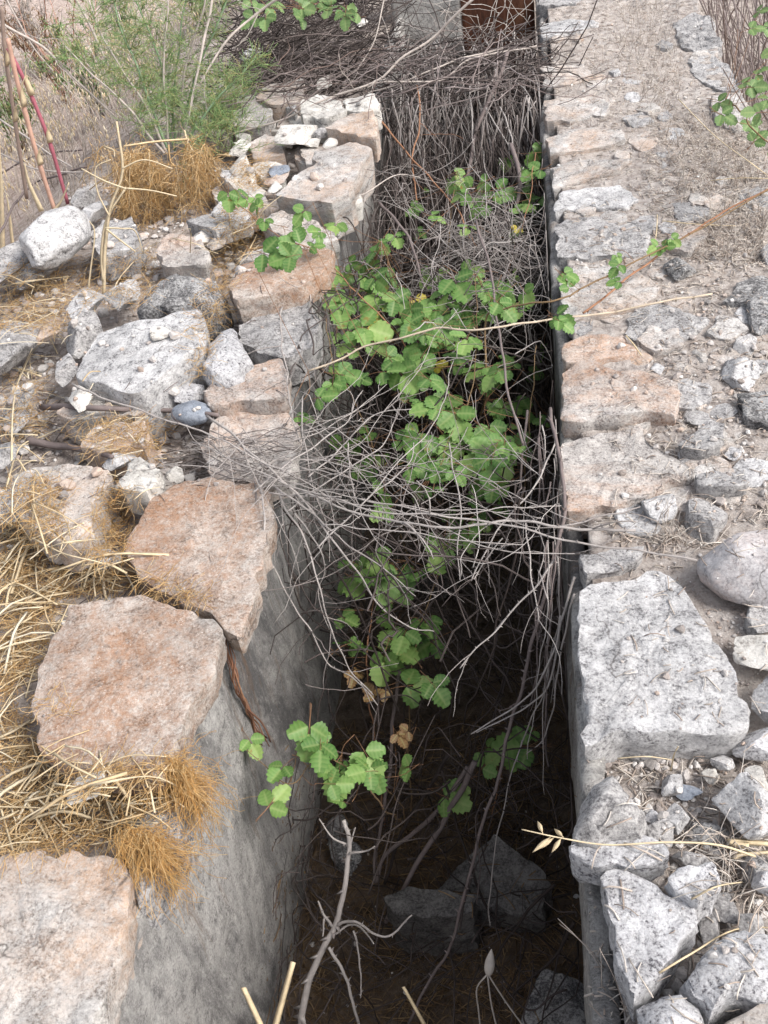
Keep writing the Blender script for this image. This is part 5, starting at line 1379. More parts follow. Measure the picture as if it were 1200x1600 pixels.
# ------------------------------------------------------------------ straw
def straw_from_px(spec, w, mat, label=None, parent=None, name='straw', flat=True):
    pts = []
    for a, b, z in spec:
        h, nn = cast(a, b)
        pts.append((h + (EYE - h) / np.linalg.norm(EYE - h) * z / max(0.3, nn[2] if nn[2] > 0 else 0.3)) if z is not None and h is not None else P(a, b, 0.05))
    mb = MB(); pt = spline(pts, 16)
    mb.ribbon(pt, w * np.linspace(1.0, 0.7, 16), up=(0.1, -0.2, 1), fold=0.45)
    o = mb.build(name, mat, parent)
    if label: tag(o, label, 'straw')
    return o
STRAWS = [
 ([(-10, 452, .03), (40, 440, .03), (110, 432, .03)], .012, M_STRAW, 'broad pinkish straw strip below the rounded boulder'),
 ([(-10, 482, .02), (20, 475, .02), (50, 462, .02)], .007, M_STRAWP, 'short pale straw piece at the left edge'),
 ([(-20, 576, .04), (25, 576, .05), (64, 588, .03)], .009, M_STRAWP, 'pale curved straw strip over the mottled grey rock'),
 ([(25, 605, .04), (45, 560, .06), (60, 540, .06), (95, 510, .03)], .0035, M_STRAW, 'thin bent straw stem left of the largest block'),
 ([(18, 720, .05), (20, 640, .05), (30, 590, .06), (50, 545, .05)], .005, M_STRAW, 'tall pinkish straw stem bending over the small grey stones'),
 ([(10, 760, .03), (30, 700, .06), (70, 680, .07), (148, 645, .06)], .006, M_STRAW, 'forked golden straw stem above the pinkish slab'),
 ([(122, 708, .02), (155, 703, .03), (185, 702, .02)], .003, M_STRAWP, 'short bright straw under the grey stick'),
 ([(0, 880, .03), (50, 865, .04), (100, 848, .05), (160, 842, .04)], .006, M_STRAW, 'long golden straw stem across the orange fibres'),
 ([(50, 840, .04), (100, 865, .04), (160, 880, .03), (185, 898, .02)], .0035, M_STRAW, 'thin straw stem crossing the long golden one'),
 ([(0, 955, .04), (60, 935, .05), (110, 925, .04)], .007, M_STRAWP, 'broad pale straw beside the red slab corner'),
 ([(8, 955, .04), (15, 920, .08), (30, 912, .08), (90, 945, .04)], .006, M_STRAWP, 'looped pale straw left of the red slab'),
 ([(88, 988, .02), (98, 965, .03), (107, 945, .03)], .004, M_STRAWP, 'short white straw on the red slab edge'),
 ([(40, 1090, .02), (48, 1060, .03), (55, 1040, .03)], .0035, M_STRAWP, 'short pale straw at the left edge of the red slab'),
 ([(0, 1152, .03), (25, 1140, .03), (48, 1125, .02)], .006, M_STRAW, 'tan straw stub beside the lower red slab'),
 ([(0, 1155, .03), (45, 1150, .04), (55, 1175, .04), (82, 1225, .03)], .0032, M_STRAWP, 'kinked white straw above the white lump'),
 ([(83, 1176, .03), (110, 1195, .04), (150, 1215, .06)], .0045, M_STRAWP, 'pale straw leading down to the white lump'),
 ([(38, 1252, .05), (100, 1237, .07), (160, 1223, .08), (237, 1213, .05), (285, 1232, .03)], .0048, M_STRAW, 'long pinkish straw lying over the white lump'),
 ([(42, 1254, .04), (60, 1285, .03), (74, 1310, .03)], .0052, M_STRAWP, 'white straw stub pointing down below the white lump'),
 ([(-10, 1260, .04), (60, 1262, .04), (95, 1265, .03)], .0030, M_STRAWP, 'grey white straw at the left edge near the white lump'),
 ([(-5, 1282, .03), (15, 1274, .05), (30, 1266, .04)], .0055, M_STRAWP, 'stubby pale straw at the left edge'),
 ([(2, 1265, .04), (12, 1300, .03), (24, 1343, .02)], .0040, M_STRAWP, 'steep white straw near the left edge'),
 ([(120, 1275, .03), (180, 1283, .04), (246, 1286, .03)], .0030, M_STRAWP, 'straight pale straw above the hanging fibres'),
 ([(140, 1320, .03), (185, 1312, .04), (215, 1303, .03), (235, 1320, .02)], .0028, M_STRAW, 'curved straw on the lower left block'),
 ([(168, 1193, .02), (205, 1180, .03), (260, 1182, .02)], .0030, M_STRAW, 'arched straw on the lower part of the red slab'),
 ([(175, 460, .01), (190, 430, .06), (235, 385, .10), (275, 372, .1), (297, 357, .1), (297, 395, .02)], .0045, M_STRAW, 'arched straw stem over the orange stained stone'),
 ([(270, 372, .1), (320, 387, .09), (347, 418, .03)], .0040, M_STRAW, 'drooping straw tip near the orange stained stone'),
 ([(385, 398, .02), (402, 365, .08), (412, 335, .10)], .0040, M_STRAW, 'upright straw beside the leaf sprig on the left wall'),
 ([(362, 365, .04), (395, 350, .06), (415, 325, .07), (440, 305, .05)], .0032, M_STRAW, 'slanting straw left of the far pale slab'),
 ([(1170, 1322, .05), (1140, 1315, .05), (1200, 1318, .05)], .010, M_STRAWP, 'frayed pale straw bundle at the right edge'),
 ([(1145, 1345, .03), (1160, 1335, .04), (1230, 1330, .04)], .007, M_STRAW, 'second straw strip under the frayed bundle'),
 ([(1030, 1520, .02), (1080, 1490, .05), (1150, 1452, .05), (1230, 1450, .06)], .0026, M_STRAWP, 'thin straw stem over the large white mottled boulder'),
 ([(1080, 1405, .03), (1120, 1385, .05), (1160, 1378, .04)], .0026, M_STRAW, 'thin straw beside the white squarish rock'),
 ([(965, 1185, .03), (1010, 1182, .03), (1050, 1187, .02)], .0024, M_STRAW, 'thin straw lying just below the white slab'),
 ([(1048, 1205, .02), (1053, 1180, .05), (1060, 1166, .05)], .0024, M_STRAW, 'upright straw leaning on the white slab front'),
 ([(1035, 345, .02), (1085, 350, .03), (1150, 353, .02)], .0045, M_STRAWP, 'pale straw lying on the far right wall top'),
 ([(1110, 282, .02), (1160, 278, .03), (1220, 280, .02)], .0045, M_STRAWP, 'straight straw near the right edge of the wall top'),
 ([(1022, 385, .02), (1026, 360, .05), (1027, 335, .07)], .0030, M_STRAWP, 'upright straw stub behind the arching cane'),
 ([(978, 524, .02), (990, 538, .02), (1002, 555, .02)], .0045, M_STRAWP, 'short white straw by the end of the orange stone'),
 ([(1060, 155, .06), (1120, 215, .10), (1200, 275, .14), (1260, 330, .16)], .0050, M_STRAW, 'long tan reed slanting down at the upper right'),
]
for sp, w, mt, lb in STRAWS: straw_from_px(sp, w * 0.62, mt, lb)

def straw_mass(name, polys, mat, label, seed, w=(0.0012, 0.0030), skip=0.3):
    rng = random.Random(seed); mb = MB()
    for poly, n, l0, l1, lift in polys:
        for _ in range(n):
            x, y = pick(rng, poly); p, nn = cast(x, y)
            if p is None or (on_stone[0] and rng.random() < skip): continue
            a = rng.gauss(0.3, 0.9); d = np.array([math.cos(a), math.sin(a), rng.gauss(0, .12)]); L = rng.uniform(l0, l1)
            p = p + np.array([0, 0, rng.uniform(0.002, lift)])
            pts = spline([p - d * L / 2 - np.array([0, 0, .2 * L * rng.random()]), p + rv(rng, .05) * L, p + d * L / 2 - np.array([0, 0, .2 * L * rng.random()])], 7)
            mb.ribbon(pts, rng.uniform(*w), fold=0.5, twist=rng.uniform(-1, 1))
    return tag(mb.build(name, mat), label, 'straw', kind='stuff')
straw_mass('straw_mat', [([(0, 790), (60, 770), (140, 860), (210, 905), (190, 930), (100, 945), (60, 1040), (0, 1150)], 170, 0.05, 0.2, 0.035),
                         ([(0, 1150), (60, 1160), (150, 1200), (270, 1200), (285, 1260), (200, 1300), (100, 1320), (0, 1345)], 230, 0.03, 0.14, 0.03)],
           M_STRAW, 'matted pale straw over the fibres along the left edge', 101, (0.0008, 0.0022))
straw_mass('straw_mat', [([(0, 800), (150, 830), (220, 920), (100, 960), (60, 1060), (0, 1180)], 46, 0.1, 0.3, 0.06), ([(0, 1120), (60, 1180), (200, 1210), (180, 1290), (0, 1330)], 26, 0.06, 0.18, 0.05)],
           M_STRAWP, 'long bleached straw stems lying over the matted straw', 104, (0.002, 0.0045), 0.2)
straw_mass('straw_mat', [([(0, 420), (110, 420), (110, 540), (0, 560)], 60, 0.05, 0.18, 0.05),
                         ([(0, 560), (80, 560), (80, 780), (0, 780)], 40, 0.05, 0.18, 0.05),
                         ([(130, 560), (260, 690), (240, 780), (140, 740)], 40, 0.03, 0.1, 0.03),
                         ([(360, 280), (430, 300), (400, 420), (330, 440), (300, 400)], 50, 0.03, 0.12, 0.04)],
           M_STRAWP, 'loose bleached straw between the upper left rubble', 102, (0.0008, 0.0022))
straw_mass('straw_mat', [([(990, 690), (1080, 700), (1110, 790), (1000, 880), (950, 830)], 60, 0.02, 0.08, 0.02),
                         ([(1040, 1290), (1200, 1280), (1200, 1460), (1100, 1420)], 130, 0.03, 0.12, 0.03),
                         ([(950, 1480), (1080, 1500), (1100, 1560), (990, 1600), (950, 1600)], 14, 0.02, 0.05, 0.01)],
           M_LITTER, 'dry grass bits caught between the right hand rocks', 103, (0.0006, 0.0016), 0.95)

# orange-brown dry fibres
def fibres(mb, p, rng, L, d0, n=7, curl=0.5, r=0.0007, grav=0.15):
    d = np.asarray(d0, float) / (np.linalg.norm(d0) + 1e-9); pts = [p]
    for _ in range(n):
        d = d + rv(rng, curl) * 0.5 + np.array([0, 0, -grav]); d /= np.linalg.norm(d)
        pts.append(pts[-1] + d * L / n)
    mb.tube(np.array(pts), r, 3)
def fibre_mat(name, polys, label, seed, mat=None, lift=0.02):
    rng = random.Random(seed); mb = MB()
    for poly, n, l0, l1 in polys:
        for _ in range(n):
            x, y = pick(rng, poly); p, nn = cast(x, y)
            if p is None: continue
            p = p + np.array([0, 0, rng.uniform(0.001, lift)]); a = rng.uniform(0, 6.28)
            fibres(mb, p, rng, rng.uniform(l0, l1), (math.cos(a), math.sin(a), rng.uniform(-0.1, 0.3)), 6, 0.55, rng.uniform(.0004, .0007), 0.06)
    return tag(mb.build(name, mat or M_FUZZ), label, 'dry fibre', kind='stuff')
fibre_mat('dry_fibre_mat', [
    ([(10, 770), (60, 745), (100, 760), (100, 850), (60, 900), (0, 900), (0, 820)], 900, 0.02, 0.07),
    ([(150, 770), (190, 765), (225, 770), (200, 830), (205, 900), (150, 880), (140, 830)], 700, 0.02, 0.07),
    ([(0, 890), (200, 890), (330, 940), (300, 955), (200, 925), (100, 940), (60, 1040), (0, 1120)], 1500, 0.02, 0.08),
    ([(0, 1120), (50, 1120), (60, 1180), (140, 1200), (270, 1195), (290, 1240), (230, 1290), (150, 1330), (0, 1350)], 1700, 0.02, 0.07),
    ([(50, 1090), (120, 1090), (120, 1120), (60, 1120)], 40, 0.02, 0.05),
], 'orange brown matted dry fibres spread over the lower left wall top', 111)
fibre_mat('dry_fibre_mat', [
    ([(0, 420), (110, 420), (110, 520), (0, 520)], 700, 0.04, 0.12),
    ([(100, 400), (250, 400), (240, 480), (130, 480)], 500, 0.03, 0.10),
    ([(0, 580), (80, 600), (80, 690), (0, 690)], 260, 0.03, 0.10),
    ([(130, 650), (270, 660), (250, 720), (130, 710)], 380, 0.03, 0.08),
    ([(330, 390), (370, 380), (360, 500), (320, 520)], 330, 0.03, 0.10),
    ([(350, 330), (410, 330), (400, 400), (340, 400)], 420, 0.03, 0.12),
    ([(375, 250), (420, 255), (415, 300), (370, 300)], 260, 0.03, 0.10),
    ([(310, 470), (340, 520), (330, 600), (300, 600)], 160, 0.03, 0.08),
], 'orange dry fibres filling gaps between the upper left stones', 112)
def hanging(name, label, tops, n, L, seed, spread=0.02, out=(0.2, -0.4, -1), curl=0.22, grav=0.3, r=0.0007):
    rng = random.Random(seed); mb = MB()
    tp = [np.asarray(t) for t in tops]
    for _ in range(n):
        f = rng.random() * (len(tp) - 1); i = min(int(f), len(tp) - 2)
        p = tp[i] + (tp[i + 1] - tp[i]) * (f - i) + rv(rng, spread)
        d = np.asarray(out) + rv(rng, 0.25)
        fibres(mb, p, rng, L * rng.uniform(0.5, 1.05), d, 9, curl, rng.uniform(r * 0.7, r * 1.3), grav)
    o = mb.build(name, M_TUFT); return tag(o, label, 'dry foliage')
Yb = 3.7
def clump(label, x0, x1, y0, y1, n, seed):
    """dry drooping sprays: tiers of curly fibres hanging from arching ribs"""
    rng = random.Random(seed); root = empty('dried_foliage', PY((x0 + x1) / 2, y1, Yb)); tag(root, label, 'dry foliage')
    ribs = MB(); mb = MB()
    for k in range(22):
        xa = rng.gauss((x0 + x1) / 2, (x1 - x0) / 3.2); yt = y0 + abs(rng.gauss(0, 38)); Yk = Yb + rng.uniform(-0.16, 0.16)
        yb_ = min(y1 + 8, yt + rng.uniform(0.45, 1.0) * (y1 - y0)); sw = rng.gauss(0, 16)
        rib = spline([PY(xa - sw * 1.6, (yt * .4 + yb_ * .6), Yk + 0.08), PY(xa, yt, Yk), PY(xa + sw, (yt + yb_) / 2, Yk - 0.05), PY(xa + sw * 1.4, yb_, Yk - 0.09)], 16)
        ribs.tube(rib, np.linspace(.0024, .001, 16), 3)
        if k % 4 == 0:                                             # stiff straw poking out
            q = rib[5]; e = q + rv(rng, .10) + np.array([0, -.02, .02]); ribs.ribbon(spline([q, (q + e) / 2 + rv(rng, .01), e], 6), .004, up=(0, -1, .3), fold=.5)
        for t in range(n // 22):
            q = rib[rng.randrange(2, 16)] + rv(rng, .010)
            fibres(mb, q, rng, rng.uniform(.03, .10), rv(rng, .8) + np.array([0, -.2, -.45]), 6, 0.5, rng.uniform(.0005, .0009), 0.14)
    ribs.build('stem', M_STRAW, root); mb.build('foliage', M_FUZZ, root)['kind'] = 'stuff'
clump('left golden brown clump of drooping dry foliage in front of the green plant', 158, 262, 226, 378, 3000, 121)
clump('right golden brown clump of drooping dry foliage in front of the green plant', 290, 345, 214, 318, 1700, 122)
hanging('dried_foliage', 'orange fibre tuft spilling over the plaster near the white lump',
        [P(252, 1190, .045), P(272, 1192, .04), P(286, 1208, .03), P(292, 1235, .01)], 620, 0.150, 123, 0.008, (0.05, -0.05, -0.6), 0.8, 0.34, 0.0004)
hanging('dried_foliage', 'orange fibre tuft hanging off the corner of the lower left block',
        [P(185, 1310, .03), P(210, 1305, .035), P(238, 1312, .025), P(248, 1332, .01)], 660, 0.150, 124, 0.009, (0.12, -0.1, -0.5), 0.8, 0.32, 0.0004)
# a root strand down the plaster between the red slabs
mb = MB(); rng = random.Random(125)
for k in range(7):
    mb.tube(wiggle(spline([PX(352, 1000, -0.685), PX(365, 1060, -0.688), PX(390, 1110, -0.688), PX(415, 1162, -0.688)], 20) + rv(rng, .004), 0.01, 600 + k), rng.uniform(.001, .0026), 4)
tag(mb.build('dead_root', M_BROWN), 'twisted brown root strand hanging down the plaster between the red slabs', 'root')

# weathered grey sticks in the left rubble
def stick(name, label, sp, r0, r1, mat=M_TWIGD):
    mb = MB(); pts = []
    for a, b, z in sp:
        h, nn = cast(a, b); pts.append(h + np.array([0, 0, z]) if h is not None else P(a, b, z))
    mb.tube(wiggle(spline(pts, 20), 0.004, 61), np.linspace(r0, r1, 20), 6); tag(mb.build(name, mat), label, 'stick')
stick('stick', 'weathered grey stick lying under the largest left block', [(70, 648, .03), (150, 652, .03), (260, 655, .03), (345, 662, .03)], .009, .005)
stick('stick', 'lower weathered grey stick above the pinkish slab', [(50, 700, .03), (110, 712, .03), (180, 728, .03)], .012, .006)
stick('stick', 'dark thin stick rising past the rounded boulder', [(-10, 395, .02), (60, 335, .12), (150, 298, .10)], .006, .004)
stick('stick', 'dark thin stick crossing in front of the reeds', [(-10, 318, .1), (60, 290, .14), (140, 268, .1)], .005, .0035)

# ------------------------------------------------------------------ reeds, fennel and weeds at the back left
def reed(label, sp, Y, r, mat, sheath=True):
    pts = [PY(a, b, Y + dy) for a, b, dy in sp]
    root = empty('reed', pts[0]); tag(root, label, 'reed', 'reeds at the left edge')
    pt = spline(pts, 30); mb = MB(); rr = np.full(30, r)
    rr[[8, 16, 24]] *= 1.2
    mb.tube(pt, rr, 8); mb.build('stem', mat, root)
    if sheath:
        for k, L in ((9, 0.10), (17, 0.13)):
            m2 = MB(); d = pt[k + 3] - pt[k]; d /= np.linalg.norm(d)
            m2.ribbon(spline([pt[k] + np.array([r, -r, 0]), pt[k] + d * L * 0.5 + np.array([0.02, -0.02, 0]), pt[k] + d * L + np.array([0.045, -0.02, -0.02])], 8), 0.014 * np.linspace(1, 0.2, 8), fold=0.6)
            m2.build('sheath', M_STRAW, root)
reed('crimson red reed stem with pale sheath', [(106, 318, 0), (75, 215, 0), (40, 130, 0), (12, 75, 0)], 3.75, 0.0075, M_REEDRED)
reed('thick pinkish tan reed stem between the red and grey ones', [(86, 330, 0), (60, 250, 0), (30, 140, 0), (12, 60, 0)], 3.7, 0.0085, M_REEDTAN)
reed('grey brown reed stem leftmost of the three', [(42, 310, 0), (22, 180, 0), (8, 80, 0), (2, 10, 0)], 3.8, 0.0075, M_REEDGREY)
# the bent golden reed in front of the hanging foliage
br_ = empty('dry_reed', PY(163, 465, 2.78)); tag(br_, 'bent golden dry reed standing before the hanging dry foliage', 'reed')
for sp, w_, nm in (([(163, 465), (165, 390), (172, 330), (190, 270), (181, 190)], .0062, 'stem'), ([(160, 440), (158, 390), (166, 340), (197, 293)], .0058, 'stem'), ([(136, 456), (143, 400), (146, 360), (138, 345)], .0030, 'blade'),
                   ([(163, 357), (188, 357), (210, 360), (222, 396)], .0028, 'blade'), ([(166, 357), (190, 376), (211, 392)], .0034, 'blade'), ([(197, 294), (160, 280), (126, 262)], .0034, 'blade'),
                   ([(197, 293), (235, 296), (275, 305)], .0030, 'blade'), ([(190, 262), (225, 248), (268, 262)], .0026, 'blade'), ([(170, 340), (152, 300), (148, 262), (172, 248)], .0026, 'blade')):
    m2 = MB(); m2.ribbon(wiggle(spline([PY(a_, b_, 2.78 + 0.02 * i_) for i_, (a_, b_) in enumerate(sp)], 18), .003, len(sp) * 7, 5), w_ * np.linspace(1, .6, 18), up=(0.3, -1, .2), fold=.7)
    m2.build(nm, M_STRAW, br_)
# broad dry reed blades at the far left
rng = random.Random(131)
for k, (sp, w, lb) in enumerate([
    ([(4, 410), (2, 300), (-4, 180)], .014, 'broad pale dry blade standing at the far left edge'),
    ([(65, 330), (45, 285), (38, 255)], .012, 'short tan dry blade beside the grey reed'),
    ([(20, 385), (14, 330), (10, 305)], .009, 'narrow tan dry blade under the grey reed'),
    ([(70, 340), (92, 320), (108, 285)], .008, 'curled dry blade right of the crimson reed')]):
    mb = MB(); mb.ribbon(spline([PY(a, b, 3.62 + 0.02 * k) for a, b in sp], 14), w * np.linspace(1, .4, 14), up=(0, -1, 0.3), fold=0.4, twist=0.5)
    tag(mb.build('dry_reed', M_STRAW), lb, 'dry leaf')

fen = empty('fennel', P(268, 238, -0.06)); tag(fen, 'green feathery fennel plant with upright stems behind the dry clumps', 'plant')
Yf = WL[fen.name][1]
FST = [[(258, 240), (200, 170), (140, 110), (100, 70)], [(282, 238), (330, 170), (375, 120), (400, 90)], [(262, 238), (215, 150), (160, 60), (140, 0)], [(262, 238), (225, 130), (190, 40), (178, -20)], [(266, 236), (256, 120), (258, 0), (258, -40)], [(272, 236), (250, 90), (210, 0)], [(276, 236), (290, 120), (320, 0), (330, -40)],
       [(280, 238), (300, 130), (345, 20), (360, -20)], [(262, 240), (240, 180), (205, 90), (185, 20)], [(272, 238), (270, 150), (285, 40), (300, -30)]]
rng = random.Random(132)
for k, sp in enumerate(FST):
    pts = spline([PY(a, b, Yf + 0.04 * (k - 5) + 0.05 * i) for i, (a, b) in enumerate(sp)], 30)
    mb = MB(); mb.tube(wiggle(pts, 0.01, 70 + k, 4), np.linspace(0.006, 0.0028, 30), 5); st_ = mb.build('stem', M_FENSTEM if k % 2 else M_PALE, fen)
    mb = MB()
    for j in range(26):
        i = rng.randrange(3, 26); p = pts[i]
        d = np.array([rng.gauss(0, 1), rng.gauss(0, .8), rng.uniform(0.1, 1.0)]); d /= np.linalg.norm(d); L = rng.uniform(0.07, 0.2)
        ax_ = spline([p, p + d * L * .5, p + d * L + np.array([0, 0, -.02])], 7); mb.tube(ax_, 0.0012, 3)
        for t in range(18):
            q = ax_[rng.randrange(1, 7)]; e = d * 0.7 + rv(rng, .6); e /= np.linalg.norm(e)
            mb.tube(spline([q, q + e * rng.uniform(.03, .07)], 3), 0.0008, 3)
    mb.build('foliage', M_FENNEL, st_)
# low feathery growth right of it, over the stones
mb = MB(); rng = random.Random(133)
lowf = empty('fennel', P(345, 215, 0.0)); tag(lowf, 'low spreading fennel sprays over the pale stones at the left wall', 'plant')
for j in range(120):
    p = P(rng.gauss(340, 22), rng.gauss(195, 30), 0.05); d = np.array([rng.gauss(0.2, 1), rng.gauss(0, .8), rng.uniform(0.3, 1.0)]); d /= np.linalg.norm(d); L = rng.uniform(0.06, 0.2)
    ax_ = spline([p, p + d * L * .5, p + d * L], 6); mb.tube(ax_, 0.0011, 3)
    for t in range(16):
        q = ax_[rng.randrange(1, 6)]; e = d * 0.7 + rv(rng, .6); e /= np.linalg.norm(e); mb.tube(spline([q, q + e * rng.uniform(.02, .06)], 3), 0.0008, 3)
mb.build('foliage', M_FENNEL, lowf)

# long pale dead stems crossing the back
for k, (sp, lb, r) in enumerate([
    ([(-10, 27, 4.2), (60, 70, 4.2), (120, 130, 4.2), (183, 185, 4.2)], 'pale dead stem slanting down from the upper left corner', .0055),
    ([(110, -20, 4.5), (160, 80, 4.5), (205, 160, 4.4), (242, 228, 4.3)], 'pale dead stem leaning in front of the fennel', .006),
    ([(10, -5, 4.6), (45, 60, 4.6), (80, 110, 4.6)], 'thin pale stem in the upper left corner', .004),
    ([(745, -2, 4.3), (705, 30, 4.3), (672, 60, 4.3), (627, 87, 4.25), (587, 122, 4.2), (520, 150, 4.15), (430, 190, 4.1), (345, 215, 4.1)], 'long silvery stem arching over the brush heap to the fennel', .0055),
    ([(455, -10, 4.4), (400, 22, 4.4), (350, 70, 4.3), (310, 130, 4.2)], 'whitish forked stem above the fennel', .006),
    ([(335, -10, 4.4), (318, 70, 4.3), (300, 150, 4.2), (285, 220, 4.15)], 'upright whitish stem in the middle of the fennel', .006),
    ([(-5, 182, 3.9), (50, 220, 3.9), (110, 262, 3.85)], 'thin grey stem crossing the three reeds', .0045),
    ([(-5, 240, 3.8), (60, 268, 3.8), (140, 270, 3.8)], 'grey stem bending low behind the crimson reed', .004),
    ([(605, -5, 4.6), (590, 60, 4.5), (555, 120, 4.4)], 'thin stem rising from the far brush', .003),
    ([(835, 70, 4.6), (740, 90, 4.5), (690, 125, 4.4), (610, 130, 4.3), (580, 138, 4.3)], 'angular pale branch lying on the brush heap', .0045),
    ([(790, 75, 4.5), (700, 95, 4.4), (640, 120, 4.35), (585, 142, 4.3)], 'second pale branch lying on the brush heap', .004),
    ([(560, 300, 3.3), (620, 275, 3.4), (660, 280, 3.4)], 'thin level twig reaching from the far pale slab', .0025),
    ([(578, 170, 4.2), (640, 240, 3.9), (700, 310, 3.5), (730, 370, 3.2)], 'reddish bare cane slanting down from the far left wall', .004),
    ([(650, 130, 4.2), (652, 200, 4.0), (645, 240, 3.9), (655, 330, 3.6)], 'upright reddish cane in front of the dead curtain', .0035),
]):
    pts = wiggle(spline([PY(*s) for s in sp], 30), 0.012, 900 + k, 3)
    mb = MB(); cane_mesh(mb, pts, r, r * 0.7, rng, False, 6)
    for _ in range(3): cane_mesh(mb, branch(rng, pts, rng.uniform(0.08, 0.25), 0.5, 0), r * .45, r * .25, rng, False, 4)
    tag(mb.build('dry_cane', M_BROWN if 'reddish' in lb else M_PALE if 'grey' not in lb else M_TWIG), lb, 'stem')
# thick leaning canes in the far channel
for k, (sp, r, lb) in enumerate([
    ([(790, 80, 4.45), (755, 180, 4.2), (735, 260, 3.95), (730, 330, 3.7)], .009, 'thick grey cane hanging in the middle of the far channel'),
    ([(800, 225, 3.8), (815, 285, 3.6), (805, 330, 3.5)], .009, 'short thick broken cane near the right far leaves'),
    ([(590, 320, 3.4), (640, 380, 3.1), (665, 450, 2.9)], .0055, 'slanting cane against the far left plaster'),
    ([(745, 350, 3.0), (775, 480, 2.5), (795, 600, 2.1), (815, 690, 1.9)], .0038, 'long grey cane slanting down through the green leaves'),
    ([(822, 640, 2.15), (812, 720, 2.0), (806, 790, 1.9)], .0035, 'upright brown cane standing right of the lower leaves')]):
    mb = MB(); mb.tube(wiggle(spline([PY(*s) for s in sp], 24), 0.01, 950 + k, 4), np.linspace(r, r * .7, 24), 7)
    tag(mb.build('dead_cane', M_TWIGD), lb, 'cane')

# dry grass with drooping spikelets, and weeds, beyond the wall
rng = random.Random(141); mb = MB(); mb2 = MB()
for k in range(1500):
    x = rng.uniform(-3.9, -1.75); y = rng.uniform(3.6, 7.6)
    if x > -2.0 and y < 3.9: continue
    z = float(ground_h(np.array([x]), np.array([y]))[0]); h = rng.uniform(0.12, 0.42)
    lean = rv(rng, .25); lean[2] = 0; p = np.array([x, y, z])
    pts = spline([p, p + np.array([0, 0, h * .6]) + lean * h * .4, p + np.array([0, 0, h]) + lean * h], 7)
    mb.tube(pts, np.linspace(0.0016, 0.0009, 7), 3)
    if rng.random() < 0.5:
        for t in range(5):
            q = pts[-1 - rng.randrange(3)] + rv(rng, .012); d = np.array([rng.gauss(0, .3), rng.gauss(0, .3), -1.0])
            mb2.ribbon(np.array([q, q + d * .011, q + d * .024]), np.array([.001, .0032, .0005]), up=(0, -1, .3), fold=0.7)
tag(mb.build('dry_grass', M_LITTER), 'dry bleached grass on the ground beyond the left wall', 'grass', kind='stuff')
tag(mb2.build('oat_spikelets', M_STRAWP), 'pale drooping wild oat spikelets behind the reeds', 'grass', kind='stuff')
rng = random.Random(142)
def weed(px_, py_, label, h, mat, fol=None, n=9):
    b = P(px_, py_, -0.35); b[2] = float(ground_h(np.array([b[0]]), np.array([b[1]]))[0])
    root = empty('dry_weed', b); tag(root, label, 'weed', 'weeds beyond the left wall')
    ms = MB(); mf = MB()
    for k in range(n):
        d = np.array([rng.gauss(0, .22), rng.gauss(0, .22), 1.0]); hh = h * rng.uniform(.6, 1.1)
        pts = wiggle(spline([b + rv(rng, .03) * [1, 1, 0], b + d * hh * .5, b + d * hh + rv(rng, .05)], 14), 0.015, rng.randrange(999), 4)
        ms.tube(pts, np.linspace(.005, .002, 14), 4)
        for t in range(7):
            br = branch(rng, pts, rng.uniform(.06, .2), .6, 0); ms.tube(br, np.linspace(.0018, .0008, len(br)), 3)
            if fol:
                for _ in range(12):
                    q = br[rng.randrange(len(br))]; mf.ribbon(np.array([q, q + rv(rng, .012), q + rv(rng, .022)]), np.array([.001, .004, .001]), fold=.5)
    ms.build('stem', mat, root)
    if fol: mf.build('foliage', fol, root)
weed(95, 130, 'rusty brown dry weed at the upper left behind the reeds', .75, M_BROWN, M_FUZZD)
weed(140, 175, 'tall pinkish dry weed left of the fennel', .8, M_REEDTAN, None, 6)
weed(165, 205, 'grey green bushy weed at the left foot of the fennel', .5, M_TWIG, M_FENNEL, 12)
weed(60, 90, 'grey dry bush in the far upper left', .6, M_TWIG, M_LITTER, 12)
weed(200, 60, 'pale dry bush behind the fennel stems', .6, M_TWIG, M_FENNEL, 10)
weed(330, 100, 'dark green low bush right behind the fennel', .5, M_TWIGD, M_FENNEL, 14)
weed(20, 200, 'olive dry bush behind the grey reed', .45, M_FUZZD, M_FENNEL, 12)

# leafy vine on the far brush, and the shrub at the upper right
def vine(name, label, cat, anchors, leaves, seed, mat=M_LEAFO, me_set=None):
    rng = random.Random(seed); root = empty(name, anchors[0]); tag(root, label, cat)
    pts = wiggle(spline(anchors, 30), .01, seed); mb = MB(); mb.tube(pts, .0025, 5); st_ = mb.build('stem', M_LIVE, root); pm = MB()
    for p, sc in leaves:
        e = place_leaf(rng, me_set[rng.randrange(len(me_set))], p, st_, sc); q = pts[int(np.argmin(np.linalg.norm(pts - e, axis=1)))]
        pm = MB(); pm.tube(spline([q, (q + e) / 2 + rv(rng, .01), e], 5), .0009, 3); pm.build('leaf_stalk', M_PETIOLE, st_)
OLEAF = [compound(70 + k, [M_LEAFO, M_PETIOLE], 3, 0.8) for k in range(4)]
vine('vine', 'leafy green vine trailing over the far brush heap', 'vine', [P(455, 20, .2), P(500, 15, .28), P(540, 25, .3), P(545, 50, .25)],
     [(P(a, b, .3), 1.2) for a, b in [(470, -2), (500, 8), (520, 5), (530, 22), (545, 15), (510, 25), (540, 42), (490, 20), (440, 15), (425, 25), (460, 30), (480, -10), (400, 20), (380, 40), (415, 45)]], 151, M_LEAFO, OLEAF)
